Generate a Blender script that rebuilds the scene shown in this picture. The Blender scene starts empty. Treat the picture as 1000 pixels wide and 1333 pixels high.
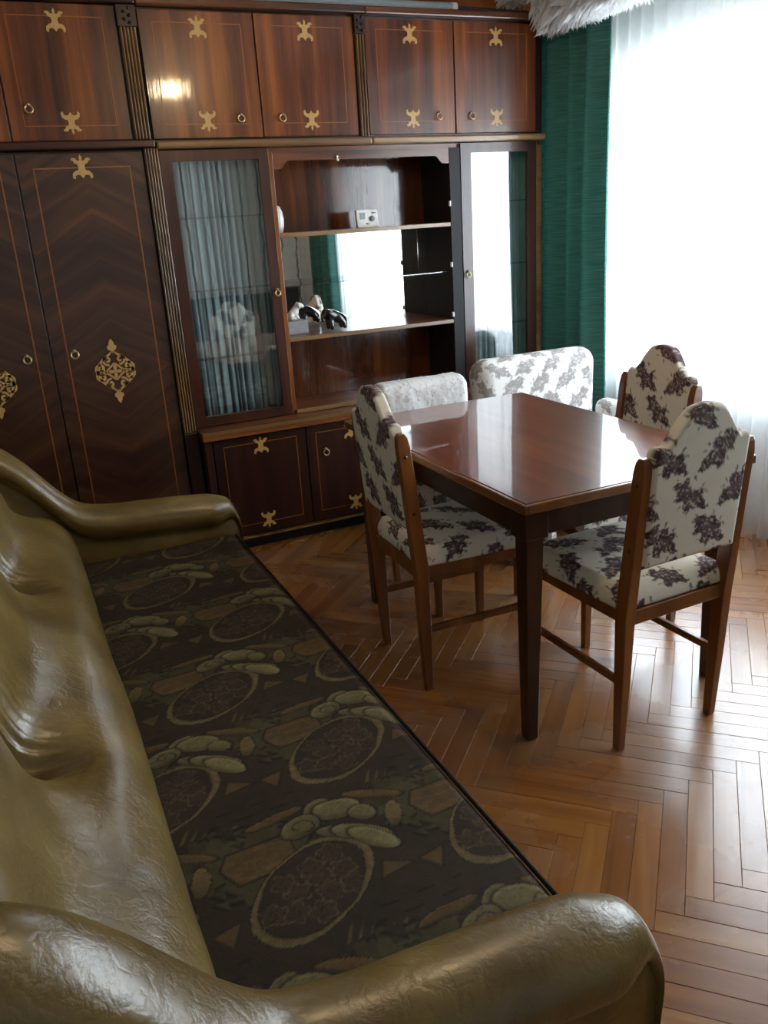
import bpy, math, random
import numpy as np
from mathutils import Vector, Matrix
random.seed(7); rng = np.random.default_rng(7)
PI = math.pi
SC = bpy.context.scene
COL = SC.collection

# ------------------------------------------------------------------ camera
YAW, PITCH, ROLL, FPX = 0.41388153, 0.33547181, -0.0637845, 1079.83435
CAM = Vector((1.0, -3.76356, 1.45355))
f_ = Vector((math.sin(YAW)*math.cos(PITCH), math.cos(YAW)*math.cos(PITCH), -math.sin(PITCH)))
r0 = Vector((math.cos(YAW), -math.sin(YAW), 0)); u0 = r0.cross(f_)
r_ = r0*math.cos(ROLL) + u0*math.sin(ROLL); u_ = u0*math.cos(ROLL) - r0*math.sin(ROLL)
cd = bpy.data.cameras.new('camera'); cam = bpy.data.objects.new('camera', cd); COL.objects.link(cam)
cd.sensor_fit = 'HORIZONTAL'; cd.sensor_width = 36.0; cd.lens = 36.0*FPX/1000.0; cd.clip_start = 0.02
M = Matrix((r_, u_, -f_)).transposed().to_4x4(); M.translation = CAM
cam.matrix_world = M; SC.camera = cam

# ------------------------------------------------------------------ world, light, exposure
W = bpy.data.worlds.new('overcast_sky'); SC.world = W; W.use_nodes = True
wn, wl = W.node_tree.nodes, W.node_tree.links
wn.clear()
wo = wn.new('ShaderNodeOutputWorld'); wb = wn.new('ShaderNodeBackground')
wt = wn.new('ShaderNodeTexCoord'); ws = wn.new('ShaderNodeSeparateXYZ'); wr = wn.new('ShaderNodeValToRGB')
wl.new(wt.outputs['Generated'], ws.inputs[0]); wl.new(ws.outputs['Z'], wr.inputs[0]); wl.new(wr.outputs[0], wb.inputs[0]); wl.new(wb.outputs[0], wo.inputs[0])
wr.color_ramp.elements[0].position = 0.0; wr.color_ramp.elements[0].color = (.90, .95, 1.0, 1)
wr.color_ramp.elements[1].position = 0.8; wr.color_ramp.elements[1].color = (.78, .88, 1.0, 1)
SKY = 18.0
wb.inputs[1].default_value = SKY
WIN = (-3.0, 0.12, 0.62, 2.06)          # window opening: y0, y1, z0, z1
pl = bpy.data.lights.new('window_portal', 'AREA'); pl.shape = 'RECTANGLE'
pl.size = WIN[1]-WIN[0]; pl.size_y = WIN[3]-WIN[2]; pl.energy = 1; pl.cycles.is_portal = True
po = bpy.data.objects.new('window_portal', pl); COL.objects.link(po)
po.location = (4.16, (WIN[0]+WIN[1])/2, (WIN[2]+WIN[3])/2)
po.rotation_euler = Matrix(((0, 0, 1), (-1, 0, 0), (0, -1, 0))).to_euler()   # local -Z looks towards -X
SC.view_settings.view_transform = 'Standard'; SC.view_settings.look = 'None'
SC.view_settings.gamma = 1.0; SC.view_settings.use_curve_mapping = False
SC.view_settings.exposure = -0.12
LAMP = 14.0

# ------------------------------------------------------------------ materials
def newmat(name):
    m = bpy.data.materials.new(name); m.use_nodes = True
    nt = m.node_tree; return m, nt, nt.nodes['Principled BSDF']
def N(nt, t, **kw):
    n = nt.nodes.new(t)
    for k, v in kw.items(): setattr(n, k, v)
    return n
def ramp(nt, stops):
    n = N(nt, 'ShaderNodeValToRGB'); cr = n.color_ramp
    while len(cr.elements) < len(stops): cr.elements.new(0.5)
    for e, (p, c) in zip(cr.elements, stops):
        e.position = p; e.color = (*c, 1)
    return n
def mapped(nt, scale, obj_random=True):
    tc = N(nt, 'ShaderNodeTexCoord'); mp = N(nt, 'ShaderNodeMapping'); mp.inputs['Scale'].default_value = scale
    if obj_random:
        oi = N(nt, 'ShaderNodeObjectInfo'); ml = N(nt, 'ShaderNodeMath', operation='MULTIPLY'); ml.inputs[1].default_value = 37.0
        ad = N(nt, 'ShaderNodeVectorMath', operation='ADD')
        nt.links.new(oi.outputs['Random'], ml.inputs[0]); nt.links.new(tc.outputs['Object'], mp.inputs[0])
        nt.links.new(mp.outputs[0], ad.inputs[0]); nt.links.new(ml.outputs[0], ad.inputs[1]); return ad.outputs[0]
    nt.links.new(tc.outputs['Object'], mp.inputs[0]); return mp.outputs[0]
def plain(name, col, rough=.5, metal=0., coat=0., spec=.5):
    m, nt, b = newmat(name)
    b.inputs['Roughness'].default_value = rough; b.inputs['Metallic'].default_value = metal
    b.inputs['Coat Weight'].default_value = coat; b.inputs['Specular IOR Level'].default_value = spec
    no = N(nt, 'ShaderNodeTexNoise'); no.inputs['Scale'].default_value = 35; no.inputs['Detail'].default_value = 4
    nt.links.new(mapped(nt, (1, 1, 1)), no.inputs['Vector'])
    r = ramp(nt, [(.3, tuple(c*.9 for c in col)), (.7, tuple(min(1, c*1.06) for c in col))])
    nt.links.new(no.outputs['Fac'], r.inputs[0]); nt.links.new(r.outputs[0], b.inputs['Base Color']); return m
def wood(name, dark, mid, light, axis='Z', rough=.3, coat=.8, crough=.08, fine=1.0, bump=.02):
    m, nt, b = newmat(name)
    sc = {'Z': (26, 26, 1.3), 'X': (1.3, 26, 26), 'Y': (26, 1.3, 26)}[axis]
    v = mapped(nt, tuple(s*fine for s in sc))
    n1 = N(nt, 'ShaderNodeTexNoise'); n1.inputs['Scale'].default_value = 1.0; n1.inputs['Detail'].default_value = 7; n1.inputs['Roughness'].default_value = .65; n1.inputs['Distortion'].default_value = .5
    nt.links.new(v, n1.inputs['Vector'])
    sc2 = {'Z': (6, 6, .35), 'X': (.35, 6, 6), 'Y': (6, .35, 6)}[axis]
    v2 = mapped(nt, sc2); n2 = N(nt, 'ShaderNodeTexNoise'); n2.inputs['Scale'].default_value = 1.0; n2.inputs['Detail'].default_value = 3; n2.inputs['Distortion'].default_value = 1.2
    nt.links.new(v2, n2.inputs['Vector'])
    mx = N(nt, 'ShaderNodeMix'); mx.inputs[0].default_value = .58
    nt.links.new(n1.outputs['Fac'], mx.inputs[2]); nt.links.new(n2.outputs['Fac'], mx.inputs[3])
    r = ramp(nt, [(.33, dark), (.5, mid), (.68, light)])
    nt.links.new(mx.outputs[0], r.inputs[0]); nt.links.new(r.outputs[0], b.inputs['Base Color'])
    b.inputs['Roughness'].default_value = rough; b.inputs['Coat Weight'].default_value = coat; b.inputs['Coat Roughness'].default_value = crough
    bp = N(nt, 'ShaderNodeBump'); bp.inputs['Strength'].default_value = bump; bp.inputs['Distance'].default_value = .01
    nt.links.new(n1.outputs['Fac'], bp.inputs['Height']); nt.links.new(bp.outputs[0], b.inputs['Normal']); nt.links.new(bp.outputs[0], b.inputs['Coat Normal'])
    return m
def vcol(name, rough=.8, bump=.15, bscale=400, sheen=.0, spec=.3, trans=0):
    m, nt, b = newmat(name)
    a = N(nt, 'ShaderNodeAttribute', attribute_name='Col'); nt.links.new(a.outputs['Color'], b.inputs['Base Color'])
    b.inputs['Roughness'].default_value = rough; b.inputs['Sheen Weight'].default_value = sheen; b.inputs['Specular IOR Level'].default_value = spec
    no = N(nt, 'ShaderNodeTexNoise'); no.inputs['Scale'].default_value = bscale; nt.links.new(mapped(nt, (1, 1, 1)), no.inputs['Vector'])
    bp = N(nt, 'ShaderNodeBump'); bp.inputs['Strength'].default_value = bump; bp.inputs['Distance'].default_value = .002
    nt.links.new(no.outputs['Fac'], bp.inputs['Height']); nt.links.new(bp.outputs[0], b.inputs['Normal']); return m

MAT = {}
MAT['mahogany'] = wood('mahogany_veneer', (.018, .0035, .001), (.125, .027, .004), (.31, .088, .011), coat=.6, crough=.07, bump=.05)
MAT['mahogany_x'] = wood('mahogany_veneer_across', (.03, .007, .002), (.13, .036, .008), (.28, .09, .018), axis='X', coat=.55)
MAT['niche'] = wood('high_gloss_niche_veneer', (.018, .004, .002), (.085, .022, .005), (.21, .062, .012), coat=1., crough=.03, rough=.15, bump=.0)
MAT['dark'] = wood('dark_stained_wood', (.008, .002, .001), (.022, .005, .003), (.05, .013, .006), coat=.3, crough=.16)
MAT['dark_x'] = wood('dark_stained_wood_across', (.010, .003, .002), (.028, .007, .003), (.06, .017, .008), axis='X', coat=.3, crough=.16)
MAT['frame'] = wood('dark_red_frame_wood', (.014, .003, .0015), (.048, .011, .004), (.11, .028, .008), coat=.5)
MAT['edge'] = wood('honey_edge_moulding', (.10, .05, .018), (.20, .10, .036), (.30, .17, .07), axis='X')
MAT['reed'] = wood('reeded_brown_lacquer', (.07, .035, .012), (.16, .085, .03), (.27, .16, .065), rough=.15, coat=1., crough=.12)
MAT['inlay'] = plain('pale_maple_inlay', (.52, .30, .095), .35, coat=.6)
MAT['string'] = plain('amber_string_inlay', (.26, .085, .018), .35, coat=.6)
MAT['tabletop'] = wood('polished_table_veneer', (.075, .014, .004), (.16, .034, .008), (.25, .065, .014), axis='Y', coat=1.0, crough=.03, bump=.0)
MAT['table_edge'] = wood('table_edge_wood', (.12, .04, .012), (.2, .075, .02), (.30, .12, .035), axis='Y')
MAT['table_leg'] = wood('dark_table_leg_wood', (.018, .006, .003), (.035, .011, .005), (.065, .02, .008), coat=.3)
MAT['chair_wood'] = wood('orange_brown_chair_wood', (.09, .026, .007), (.17, .055, .013), (.27, .095, .022), coat=.5, crough=.15)
MAT['brass'] = plain('aged_brass', (.62, .47, .25), .28, metal=1.)
MAT['nickel'] = plain('bright_metal', (.75, .75, .74), .25, metal=1.)
MAT['black'] = plain('black_plinth_and_shade', (.006, .004, .004), .6)
MAT['white_plastic'] = plain('white_plastic', (.80, .80, .79), .35)
MAT['grey_screen'] = plain('grey_lcd', (.28, .32, .31), .25)
MAT['porcelain_white'] = plain('white_porcelain', (.82, .82, .80), .15, coat=.7)
MAT['porcelain_black'] = plain('black_glazed_ceramic', (.008, .008, .010), .12, coat=1.)
MAT['grey_card'] = plain('grey_card', (.25, .26, .27), .6)
MAT['wall_dimmed'] = plain('dimmed_wall_paint', (.34, .32, .29), .85)  # grey wall and ceiling colours, darkened to cut bounced light
MAT['ceiling'] = plain('ceiling_paint', (.36, .34, .31), .9)
MAT['wall_window'] = plain('pale_window_wall_paint', (.80, .79, .77), .85)
MAT['terracotta'] = plain('terracotta_paint', (.42, .12, .035), .85)
MAT['blue_grey'] = plain('blue_grey_vinyl', (.36, .43, .50), .4)
MAT['pvc'] = plain('white_window_frame', (.8, .8, .8), .35)
MAT['charcoal'] = plain('charcoal_fabric', (.05, .05, .055), .85)
MAT['bedding'] = plain('grey_bedding', (.25, .26, .28), .85)
MAT['joint'] = plain('dark_floor_joint', (.06, .025, .009), .8)

def chevron():
    m, nt, b = newmat('bookmatched_wardrobe_veneer')
    tc = N(nt, 'ShaderNodeTexCoord'); sp = N(nt, 'ShaderNodeSeparateXYZ'); nt.links.new(tc.outputs['Object'], sp.inputs[0])
    # the figure is folded about the door's own centre line, stored in an object property-free way: period of one door width
    md = N(nt, 'ShaderNodeMath', operation='PINGPONG'); md.inputs[1].default_value = .24
    nt.links.new(sp.outputs['X'], md.inputs[0])
    cb = N(nt, 'ShaderNodeCombineXYZ'); nt.links.new(md.outputs[0], cb.inputs['X'])
    nt.links.new(sp.outputs['Z'], cb.inputs['Z'])
    # tilt of the grain flips halfway up, giving the diamond-matched figure
    ab = N(nt, 'ShaderNodeMath', operation='SUBTRACT'); ab.inputs[1].default_value = .92; nt.links.new(sp.outputs['Z'], ab.inputs[0])
    aa = N(nt, 'ShaderNodeMath', operation='ABSOLUTE'); nt.links.new(ab.outputs[0], aa.inputs[0])
    k = N(nt, 'ShaderNodeMath', operation='MULTIPLY'); k.inputs[1].default_value = .55; nt.links.new(md.outputs[0], k.inputs[0])
    s = N(nt, 'ShaderNodeMath', operation='SUBTRACT'); nt.links.new(aa.outputs[0], s.inputs[0]); nt.links.new(k.outputs[0], s.inputs[1])
    c2 = N(nt, 'ShaderNodeCombineXYZ'); nt.links.new(s.outputs[0], c2.inputs['Z']); nt.links.new(md.outputs[0], c2.inputs['X'])
    mp = N(nt, 'ShaderNodeMapping'); mp.inputs['Scale'].default_value = (1.6, 1, 17); nt.links.new(c2.outputs[0], mp.inputs[0])
    n1 = N(nt, 'ShaderNodeTexNoise'); n1.inputs['Scale'].default_value = 1.; n1.inputs['Detail'].default_value = 6; n1.inputs['Distortion'].default_value = .7
    nt.links.new(mp.outputs[0], n1.inputs['Vector'])
    r = ramp(nt, [(.30, (.020, .006, .003)), (.48, (.042, .014, .006)), (.60, (.064, .023, .009)), (.76, (.135, .038, .008))])
    nt.links.new(n1.outputs['Fac'], r.inputs[0]); nt.links.new(r.outputs[0], b.inputs['Base Color'])
    b.inputs['Roughness'].default_value = .35; b.inputs['Coat Weight'].default_value = .45; b.inputs['Coat Roughness'].default_value = .16
    return m
MAT['chevron'] = chevron()

def parquet():
    m, nt, b = newmat('oiled_oak_parquet')
    v = mapped(nt, (2.0, 34, 34))
    n1 = N(nt, 'ShaderNodeTexNoise'); n1.inputs['Scale'].default_value = 1; n1.inputs['Detail'].default_value = 6; n1.inputs['Distortion'].default_value = .6
    nt.links.new(v, n1.inputs['Vector'])
    oi = N(nt, 'ShaderNodeObjectInfo'); ge = N(nt, 'ShaderNodeNewGeometry')
    ad = N(nt, 'ShaderNodeMath', operation='ADD'); fr = N(nt, 'ShaderNodeMath', operation='FRACT')
    nt.links.new(oi.outputs['Random'], ad.inputs[0]); nt.links.new(ge.outputs['Random Per Island'], ad.inputs[1]); nt.links.new(ad.outputs[0], fr.inputs[0])
    mx = N(nt, 'ShaderNodeMix'); mx.inputs[0].default_value = .30
    nt.links.new(n1.outputs['Fac'], mx.inputs[2]); nt.links.new(fr.outputs[0], mx.inputs[3])
    r = ramp(nt, [(.15, (.15, .046, .008)), (.42, (.25, .086, .015)), (.62, (.32, .122, .024)), (.85, (.40, .175, .044))])
    nt.links.new(mx.outputs[0], r.inputs[0])
    # worn, greyed varnish in cloudy patches
    tw = N(nt, 'ShaderNodeNewGeometry'); n3 = N(nt, 'ShaderNodeTexNoise'); n3.inputs['Scale'].default_value = 3.2; n3.inputs['Detail'].default_value = 5
    nt.links.new(tw.outputs['Position'], n3.inputs['Vector'])
    rw = ramp(nt, [(.45, (0, 0, 0)), (.70, (1, 1, 1))]); nt.links.new(n3.outputs['Fac'], rw.inputs[0])
    ml = N(nt, 'ShaderNodeMath', operation='MULTIPLY'); ml.inputs[1].default_value = .38; nt.links.new(rw.outputs[0], ml.inputs[0])
    mc = N(nt, 'ShaderNodeMix', data_type='RGBA'); nt.links.new(ml.outputs[0], mc.inputs[0]); nt.links.new(r.outputs[0], mc.inputs[6]); mc.inputs[7].default_value = (.26, .20, .14, 1)
    nt.links.new(mc.outputs[2], b.inputs['Base Color'])
    rr = N(nt, 'ShaderNodeMapRange'); rr.inputs[3].default_value = .18; rr.inputs[4].default_value = .36; nt.links.new(n3.outputs['Fac'], rr.inputs[0]); nt.links.new(rr.outputs[0], b.inputs['Roughness'])
    b.inputs['Specular IOR Level'].default_value = .6
    b.inputs['Coat Weight'].default_value = .8; b.inputs['Coat Roughness'].default_value = .2
    bp = N(nt, 'ShaderNodeBump'); bp.inputs['Strength'].default_value = .12; bp.inputs['Distance'].default_value = .004
    nt.links.new(n1.outputs['Fac'], bp.inputs['Height']); nt.links.new(bp.outputs[0], b.inputs['Normal'])
    return m
MAT['parquet'] = parquet()

def leather():
    m, nt, b = newmat('olive_leatherette')
    v = mapped(nt, (1, 1, 1), False)
    n1 = N(nt, 'ShaderNodeTexNoise'); n1.inputs['Scale'].default_value = 7; n1.inputs['Detail'].default_value = 5; nt.links.new(v, n1.inputs['Vector'])
    r = ramp(nt, [(.3, (.105, .063, .012)), (.55, (.168, .109, .026)), (.75, (.24, .168, .05))]); nt.links.new(n1.outputs['Fac'], r.inputs[0]); nt.links.new(r.outputs[0], b.inputs['Base Color'])
    b.inputs['Roughness'].default_value = .33; b.inputs['Specular IOR Level'].default_value = .55
    b.inputs['Coat Weight'].default_value = .42; b.inputs['Coat Roughness'].default_value = .27
    # soft wrinkles: ridges of a warped noise, plus fine grain
    n2 = N(nt, 'ShaderNodeTexNoise'); n2.inputs['Scale'].default_value = 30; n2.inputs['Detail'].default_value = 5; n2.inputs['Distortion'].default_value = .25; nt.links.new(v, n2.inputs['Vector'])
    s = N(nt, 'ShaderNodeMath', operation='SUBTRACT'); s.inputs[1].default_value = .5; nt.links.new(n2.outputs['Fac'], s.inputs[0])
    a = N(nt, 'ShaderNodeMath', operation='ABSOLUTE'); nt.links.new(s.outputs[0], a.inputs[0])
    mr = N(nt, 'ShaderNodeMapRange'); mr.inputs[2].default_value = .09; nt.links.new(a.outputs[0], mr.inputs[0])
    n4 = N(nt, 'ShaderNodeTexNoise'); n4.inputs['Scale'].default_value = 60; n4.inputs['Detail'].default_value = 3; nt.links.new(v, n4.inputs['Vector'])
    ad = N(nt, 'ShaderNodeMath', operation='MULTIPLY_ADD'); ad.inputs[1].default_value = .5; nt.links.new(n4.outputs['Fac'], ad.inputs[0]); nt.links.new(mr.outputs[0], ad.inputs[2])
    bp = N(nt, 'ShaderNodeBump'); bp.inputs['Strength'].default_value = .13; bp.inputs['Distance'].default_value = .006
    nt.links.new(ad.outputs[0], bp.inputs['Height']); nt.links.new(bp.outputs[0], b.inputs['Normal'])
    return m
MAT['leather'] = leather()
MAT['velour'] = vcol('patterned_olive_velour', rough=.75, bump=.25, bscale=260, sheen=.0)
MAT['floral'] = vcol('white_floral_chair_fabric', rough=.8, bump=.12, bscale=500)

def thin_cloth(name, col, transp, transl, slub=False):
    m, nt, b = newmat(name); nt.nodes.remove(b); out = nt.nodes['Material Output']
    d = N(nt, 'ShaderNodeBsdfDiffuse'); t = N(nt, 'ShaderNodeBsdfTranslucent'); p = N(nt, 'ShaderNodeBsdfTransparent')
    m1 = N(nt, 'ShaderNodeMixShader'); m2 = N(nt, 'ShaderNodeMixShader'); m1.inputs[0].default_value = transl; m2.inputs[0].default_value = transp
    nt.links.new(d.outputs[0], m1.inputs[1]); nt.links.new(t.outputs[0], m1.inputs[2]); nt.links.new(m1.outputs[0], m2.inputs[1]); nt.links.new(p.outputs[0], m2.inputs[2]); nt.links.new(m2.outputs[0], out.inputs[0])
    no = N(nt, 'ShaderNodeTexNoise'); no.inputs['Scale'].default_value = 1; no.inputs['Detail'].default_value = 5
    nt.links.new(mapped(nt, (7, 7, 190) if slub else (40, 40, 40), False), no.inputs['Vector'])
    if slub:
        r = ramp(nt, [(.30, tuple(c*.74 for c in col)), (.5, col), (.72, tuple(min(1, c*1.4) for c in col))])
    else:
        r = ramp(nt, [(.3, tuple(c*.95 for c in col)), (.7, col)])
    nt.links.new(no.outputs['Fac'], r.inputs[0]); nt.links.new(r.outputs[0], d.inputs[0]); nt.links.new(r.outputs[0], t.inputs[0])
    return m
MAT['sheer'] = thin_cloth('white_sheer', (.88, .90, .92), .38, .72)
MAT['green'] = thin_cloth('green_slub_curtain', (.095, .235, .205), .0, .38, True)
MAT['pleat'] = thin_cloth('grey_blue_pleated_lining', (.66, .79, .82), .0, .3)
MAT['feather'] = thin_cloth('white_shaggy_trim', (.90, .91, .93), .0, .5)

def glass(name, tint=(1, 1, 1), rough=0., f0=.09):
    m, nt, b = newmat(name); nt.nodes.remove(b); out = nt.nodes['Material Output']
    p = N(nt, 'ShaderNodeBsdfTransparent'); p.inputs[0].default_value = (*tint, 1)
    g = N(nt, 'ShaderNodeBsdfGlossy'); g.inputs['Roughness'].default_value = rough
    lw = N(nt, 'ShaderNodeLayerWeight'); lw.inputs[0].default_value = .35
    mr = N(nt, 'ShaderNodeMapRange'); mr.inputs[3].default_value = f0; mr.inputs[4].default_value = .95
    pw = N(nt, 'ShaderNodeMath', operation='POWER'); pw.inputs[1].default_value = 3
    nt.links.new(lw.outputs['Facing'], pw.inputs[0]); nt.links.new(pw.outputs[0], mr.inputs[0])
    mx = N(nt, 'ShaderNodeMixShader'); nt.links.new(mr.outputs[0], mx.inputs[0]); nt.links.new(p.outputs[0], mx.inputs[1]); nt.links.new(g.outputs[0], mx.inputs[2]); nt.links.new(mx.outputs[0], out.inputs[0])
    # faint unevenness of old drawn glass
    no = N(nt, 'ShaderNodeTexNoise'); no.inputs['Scale'].default_value = 6; nt.links.new(mapped(nt, (1, 1, 1)), no.inputs['Vector'])
    bp = N(nt, 'ShaderNodeBump'); bp.inputs['Strength'].default_value = .02; bp.inputs['Distance'].default_value = .01; nt.links.new(no.outputs['Fac'], bp.inputs['Height']); nt.links.new(bp.outputs[0], g.inputs['Normal'])
    return m
MAT['glass'] = glass('clear_cabinet_glass', (.94, .97, .97), f0=.20)
MAT['pane'] = glass('window_glass', (.96, .98, .98), f0=.07)
MAT['mirror'] = plain('mirror_silver', (.86, .88, .88), .02, metal=1.)

def wallpaper():
    m, nt, b = newmat('twig_wallpaper')
    v = mapped(nt, (1, 1, 1), False); sp = N(nt, 'ShaderNodeSeparateXYZ'); nt.links.new(v, sp.inputs[0])
    no = N(nt, 'ShaderNodeTexNoise'); no.inputs['Scale'].default_value = 5; no.inputs['Detail'].default_value = 4; nt.links.new(v, no.inputs['Vector'])
    ma = N(nt, 'ShaderNodeMath', operation='MULTIPLY_ADD'); ma.inputs[1].default_value = .12; nt.links.new(no.outputs['Fac'], ma.inputs[0]); nt.links.new(sp.outputs['X'], ma.inputs[2])
    pp = N(nt, 'ShaderNodeMath', operation='PINGPONG'); pp.inputs[1].default_value = .09; nt.links.new(ma.outputs[0], pp.inputs[0])
    r = ramp(nt, [(.0, (.03, .03, .03)), (.005, (.03, .03, .03)), (.012, (.70, .72, .71)), (1, (.74, .76, .74))]); nt.links.new(pp.outputs[0], r.inputs[0])
    nt.links.new(r.outputs[0], b.inputs['Base Color']); b.inputs['Roughness'].default_value = .85; return m
MAT['wallpaper'] = wallpaper()
def lampglow():
    m, nt, b = newmat('lit_bulb'); b.inputs['Emission Color'].default_value = (1, .72, .42, 1); b.inputs['Emission Strength'].default_value = 420; b.inputs['Base Color'].default_value = (1, .9, .7, 1); return m
MAT['bulb'] = lampglow()

# ------------------------------------------------------------------ mesh helpers
class MB:
    def __init__(s): s.v = []; s.f = []; s.sm = []; s.c = None
    def add(s, vs, fs, smooth=False):
        o = len(s.v); s.v += [tuple(map(float, p)) for p in vs]
        for f in fs: s.f.append(tuple(o+i for i in f)); s.sm.append(smooth)
        return s
    def box(s, x0, x1, y0, y1, z0, z1):
        return s.add([(x, y, z) for x in (x0, x1) for y in (y0, y1) for z in (z0, z1)],
                     [(0, 1, 3, 2), (4, 6, 7, 5), (0, 4, 5, 1), (2, 3, 7, 6), (0, 2, 6, 4), (1, 5, 7, 3)])
    def taper(s, c0, h0, c1, h1, rot=0.):            # tapered bar between two rectangles (centre xyz, half x, half y)
        vs = []
        for c, h in ((c0, h0), (c1, h1)):
            for a, b in ((-1, -1), (1, -1), (1, 1), (-1, 1)): vs.append((c[0]+a*h[0], c[1]+b*h[1], c[2]))
        return s.add(vs, [(3, 2, 1, 0), (4, 5, 6, 7), (0, 1, 5, 4), (1, 2, 6, 5), (2, 3, 7, 6), (3, 0, 4, 7)])
    def prism(s, poly, y0, y1, plane='xz', smooth=False):
        n = len(poly)
        mk = {'xz': lambda p, d: (p[0], d, p[1]), 'yz': lambda p, d: (d, p[0], p[1]), 'xy': lambda p, d: (p[0], p[1], d)}[plane]
        vs = [mk(p, y0) for p in poly]+[mk(p, y1) for p in poly]
        fs = [tuple(range(n)), tuple(range(2*n-1, n-1, -1))]+[(i, i+n, (i+1) % n+n, (i+1) % n) for i in range(n)]
        return s.add(vs, fs, smooth)
    def tube(s, pts, rad, seg=10, closed=False, cap=True):
        pts = [Vector(p) for p in pts]; n = len(pts); rads = rad if hasattr(rad, '__len__') else [rad]*n
        vs = []; fs = []; prev = None
        for i, p in enumerate(pts):
            a = pts[(i-1) % n] if (closed or i > 0) else p; b = pts[(i+1) % n] if (closed or i < n-1) else p
            t = (b-a).normalized()
            if prev is None:
                nn = t.orthogonal().normalized()
            else:
                nn = (prev-t*prev.dot(t)).normalized()
            prev = nn; bb = t.cross(nn)
            for k in range(seg):
                an = 2*PI*k/seg; vs.append(p+(nn*math.cos(an)+bb*math.sin(an))*rads[i])
        for i in range(n if closed else n-1):
            j = (i+1) % n
            for k in range(seg): fs.append((i*seg+k, i*seg+(k+1) % seg, j*seg+(k+1) % seg, j*seg+k))
        if not closed and cap:
            fs.append(tuple(range(seg-1, -1, -1))); fs.append(tuple((n-1)*seg+k for k in range(seg)))
        return s.add(vs, fs, True)
    def lathe(s, prof, c=(0, 0, 0), seg=24):
        vs = []; fs = []; n = len(prof)
        for r, z in prof:
            for k in range(seg): a = 2*PI*k/seg; vs.append((c[0]+r*math.cos(a), c[1]+r*math.sin(a), c[2]+z))
        for i in range(n-1):
            for k in range(seg): fs.append((i*seg+k, i*seg+(k+1) % seg, (i+1)*seg+(k+1) % seg, (i+1)*seg+k))
        fs.append(tuple(range(seg-1, -1, -1))); fs.append(tuple((n-1)*seg+k for k in range(seg)))
        return s.add(vs, fs, True)
    def grid(s, P, closed_u=False, closed_v=False):   # P: array (nu, nv, 3)
        nu, nv = P.shape[:2]; o = len(s.v); s.v += [tuple(p) for p in P.reshape(-1, 3).tolist()]
        for i in range(nu if closed_u else nu-1):
            for j in range(nv if closed_v else nv-1):
                a = o+i*nv+j; b = o+((i+1) % nu)*nv+j; c = o+((i+1) % nu)*nv+(j+1) % nv; d = o+i*nv+(j+1) % nv
                s.f.append((a, b, c, d)); s.sm.append(True)
        return s
    def build(s, name, mat, parent=None, bevel=0., origin=None):
        o3 = Vector((0, 0, 0))
        if parent is not None and origin is None: o3 = ROOTLOC.get(root_of(parent).name, o3)
        elif origin is not None: o3 = Vector(origin)
        me = bpy.data.meshes.new(name)
        me.from_pydata([(v[0]-o3[0], v[1]-o3[1], v[2]-o3[2]) for v in s.v], [], s.f)
        me.polygons.foreach_set('use_smooth', s.sm); me.materials.append(MAT[mat]); me.update()
        if s.c is not None:
            ca = me.color_attributes.new('Col', 'FLOAT_COLOR', 'POINT')
            ca.data.foreach_set('color', np.concatenate([s.c, np.ones((len(s.c), 1))], 1).astype(np.float32).ravel())
        ob = bpy.data.objects.new(name, me); COL.objects.link(ob)
        if parent is not None: ob.parent = parent
        elif origin is not None: ob.location = origin
        if bevel > 0:
            bm = ob.modifiers.new('bevel', 'BEVEL'); bm.width = bevel; bm.segments = 2; bm.limit_method = 'ANGLE'; bm.angle_limit = math.radians(40)
        return ob
ROOTLOC = {}
def root_of(o):
    while o.parent is not None: o = o.parent
    return o
def thing(name, label, cat, loc, rotz=0., group=None, local=False):
    e = bpy.data.objects.new(name, None); COL.objects.link(e); e.location = loc; e.rotation_euler = (0, 0, rotz); e.empty_display_size = .1
    e['label'] = label; e['category'] = cat
    if group: e['group'] = group
    ROOTLOC[e.name] = Vector((0, 0, 0)) if local else Vector(loc)
    return e
def tag(o, label, cat, group=None, kind=None):
    if label: o['label'] = label
    if cat: o['category'] = cat
    if group: o['group'] = group
    if kind: o['kind'] = kind
    return o
def struct(o): o['kind'] = 'structure'; return o
def boxpart(name, mat, parent, x0, x1, y0, y1, z0, z1, bevel=.0015): return MB().box(x0, x1, y0, y1, z0, z1).build(name, mat, parent, bevel)
def sstep(a, b, x): t = np.clip((x-a)/(b-a), 0, 1); return t*t*(3-2*t)
def vnoise(x, y, seed=0):
    xi = np.floor(x).astype(int); yi = np.floor(y).astype(int); fx = x-xi; fy = y-yi; fx = fx*fx*(3-2*fx); fy = fy*fy*(3-2*fy)
    def h(a, b): 
        n = (a*374761393+b*668265263+seed*974634)&0x7fffffff; n = ((n ^ (n>>13))*1274126177)&0x7fffffff; return ((n ^ (n>>16))&0xffff)/65535.
    return (h(xi, yi)*(1-fx)+h(xi+1, yi)*fx)*(1-fy)+(h(xi, yi+1)*(1-fx)+h(xi+1, yi+1)*fx)*fy
def fbm(x, y, seed=0, o=4): return sum(vnoise(x*2**k, y*2**k, seed+k)*.5**(k+1) for k in range(o))/(1-.5**o)

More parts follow.
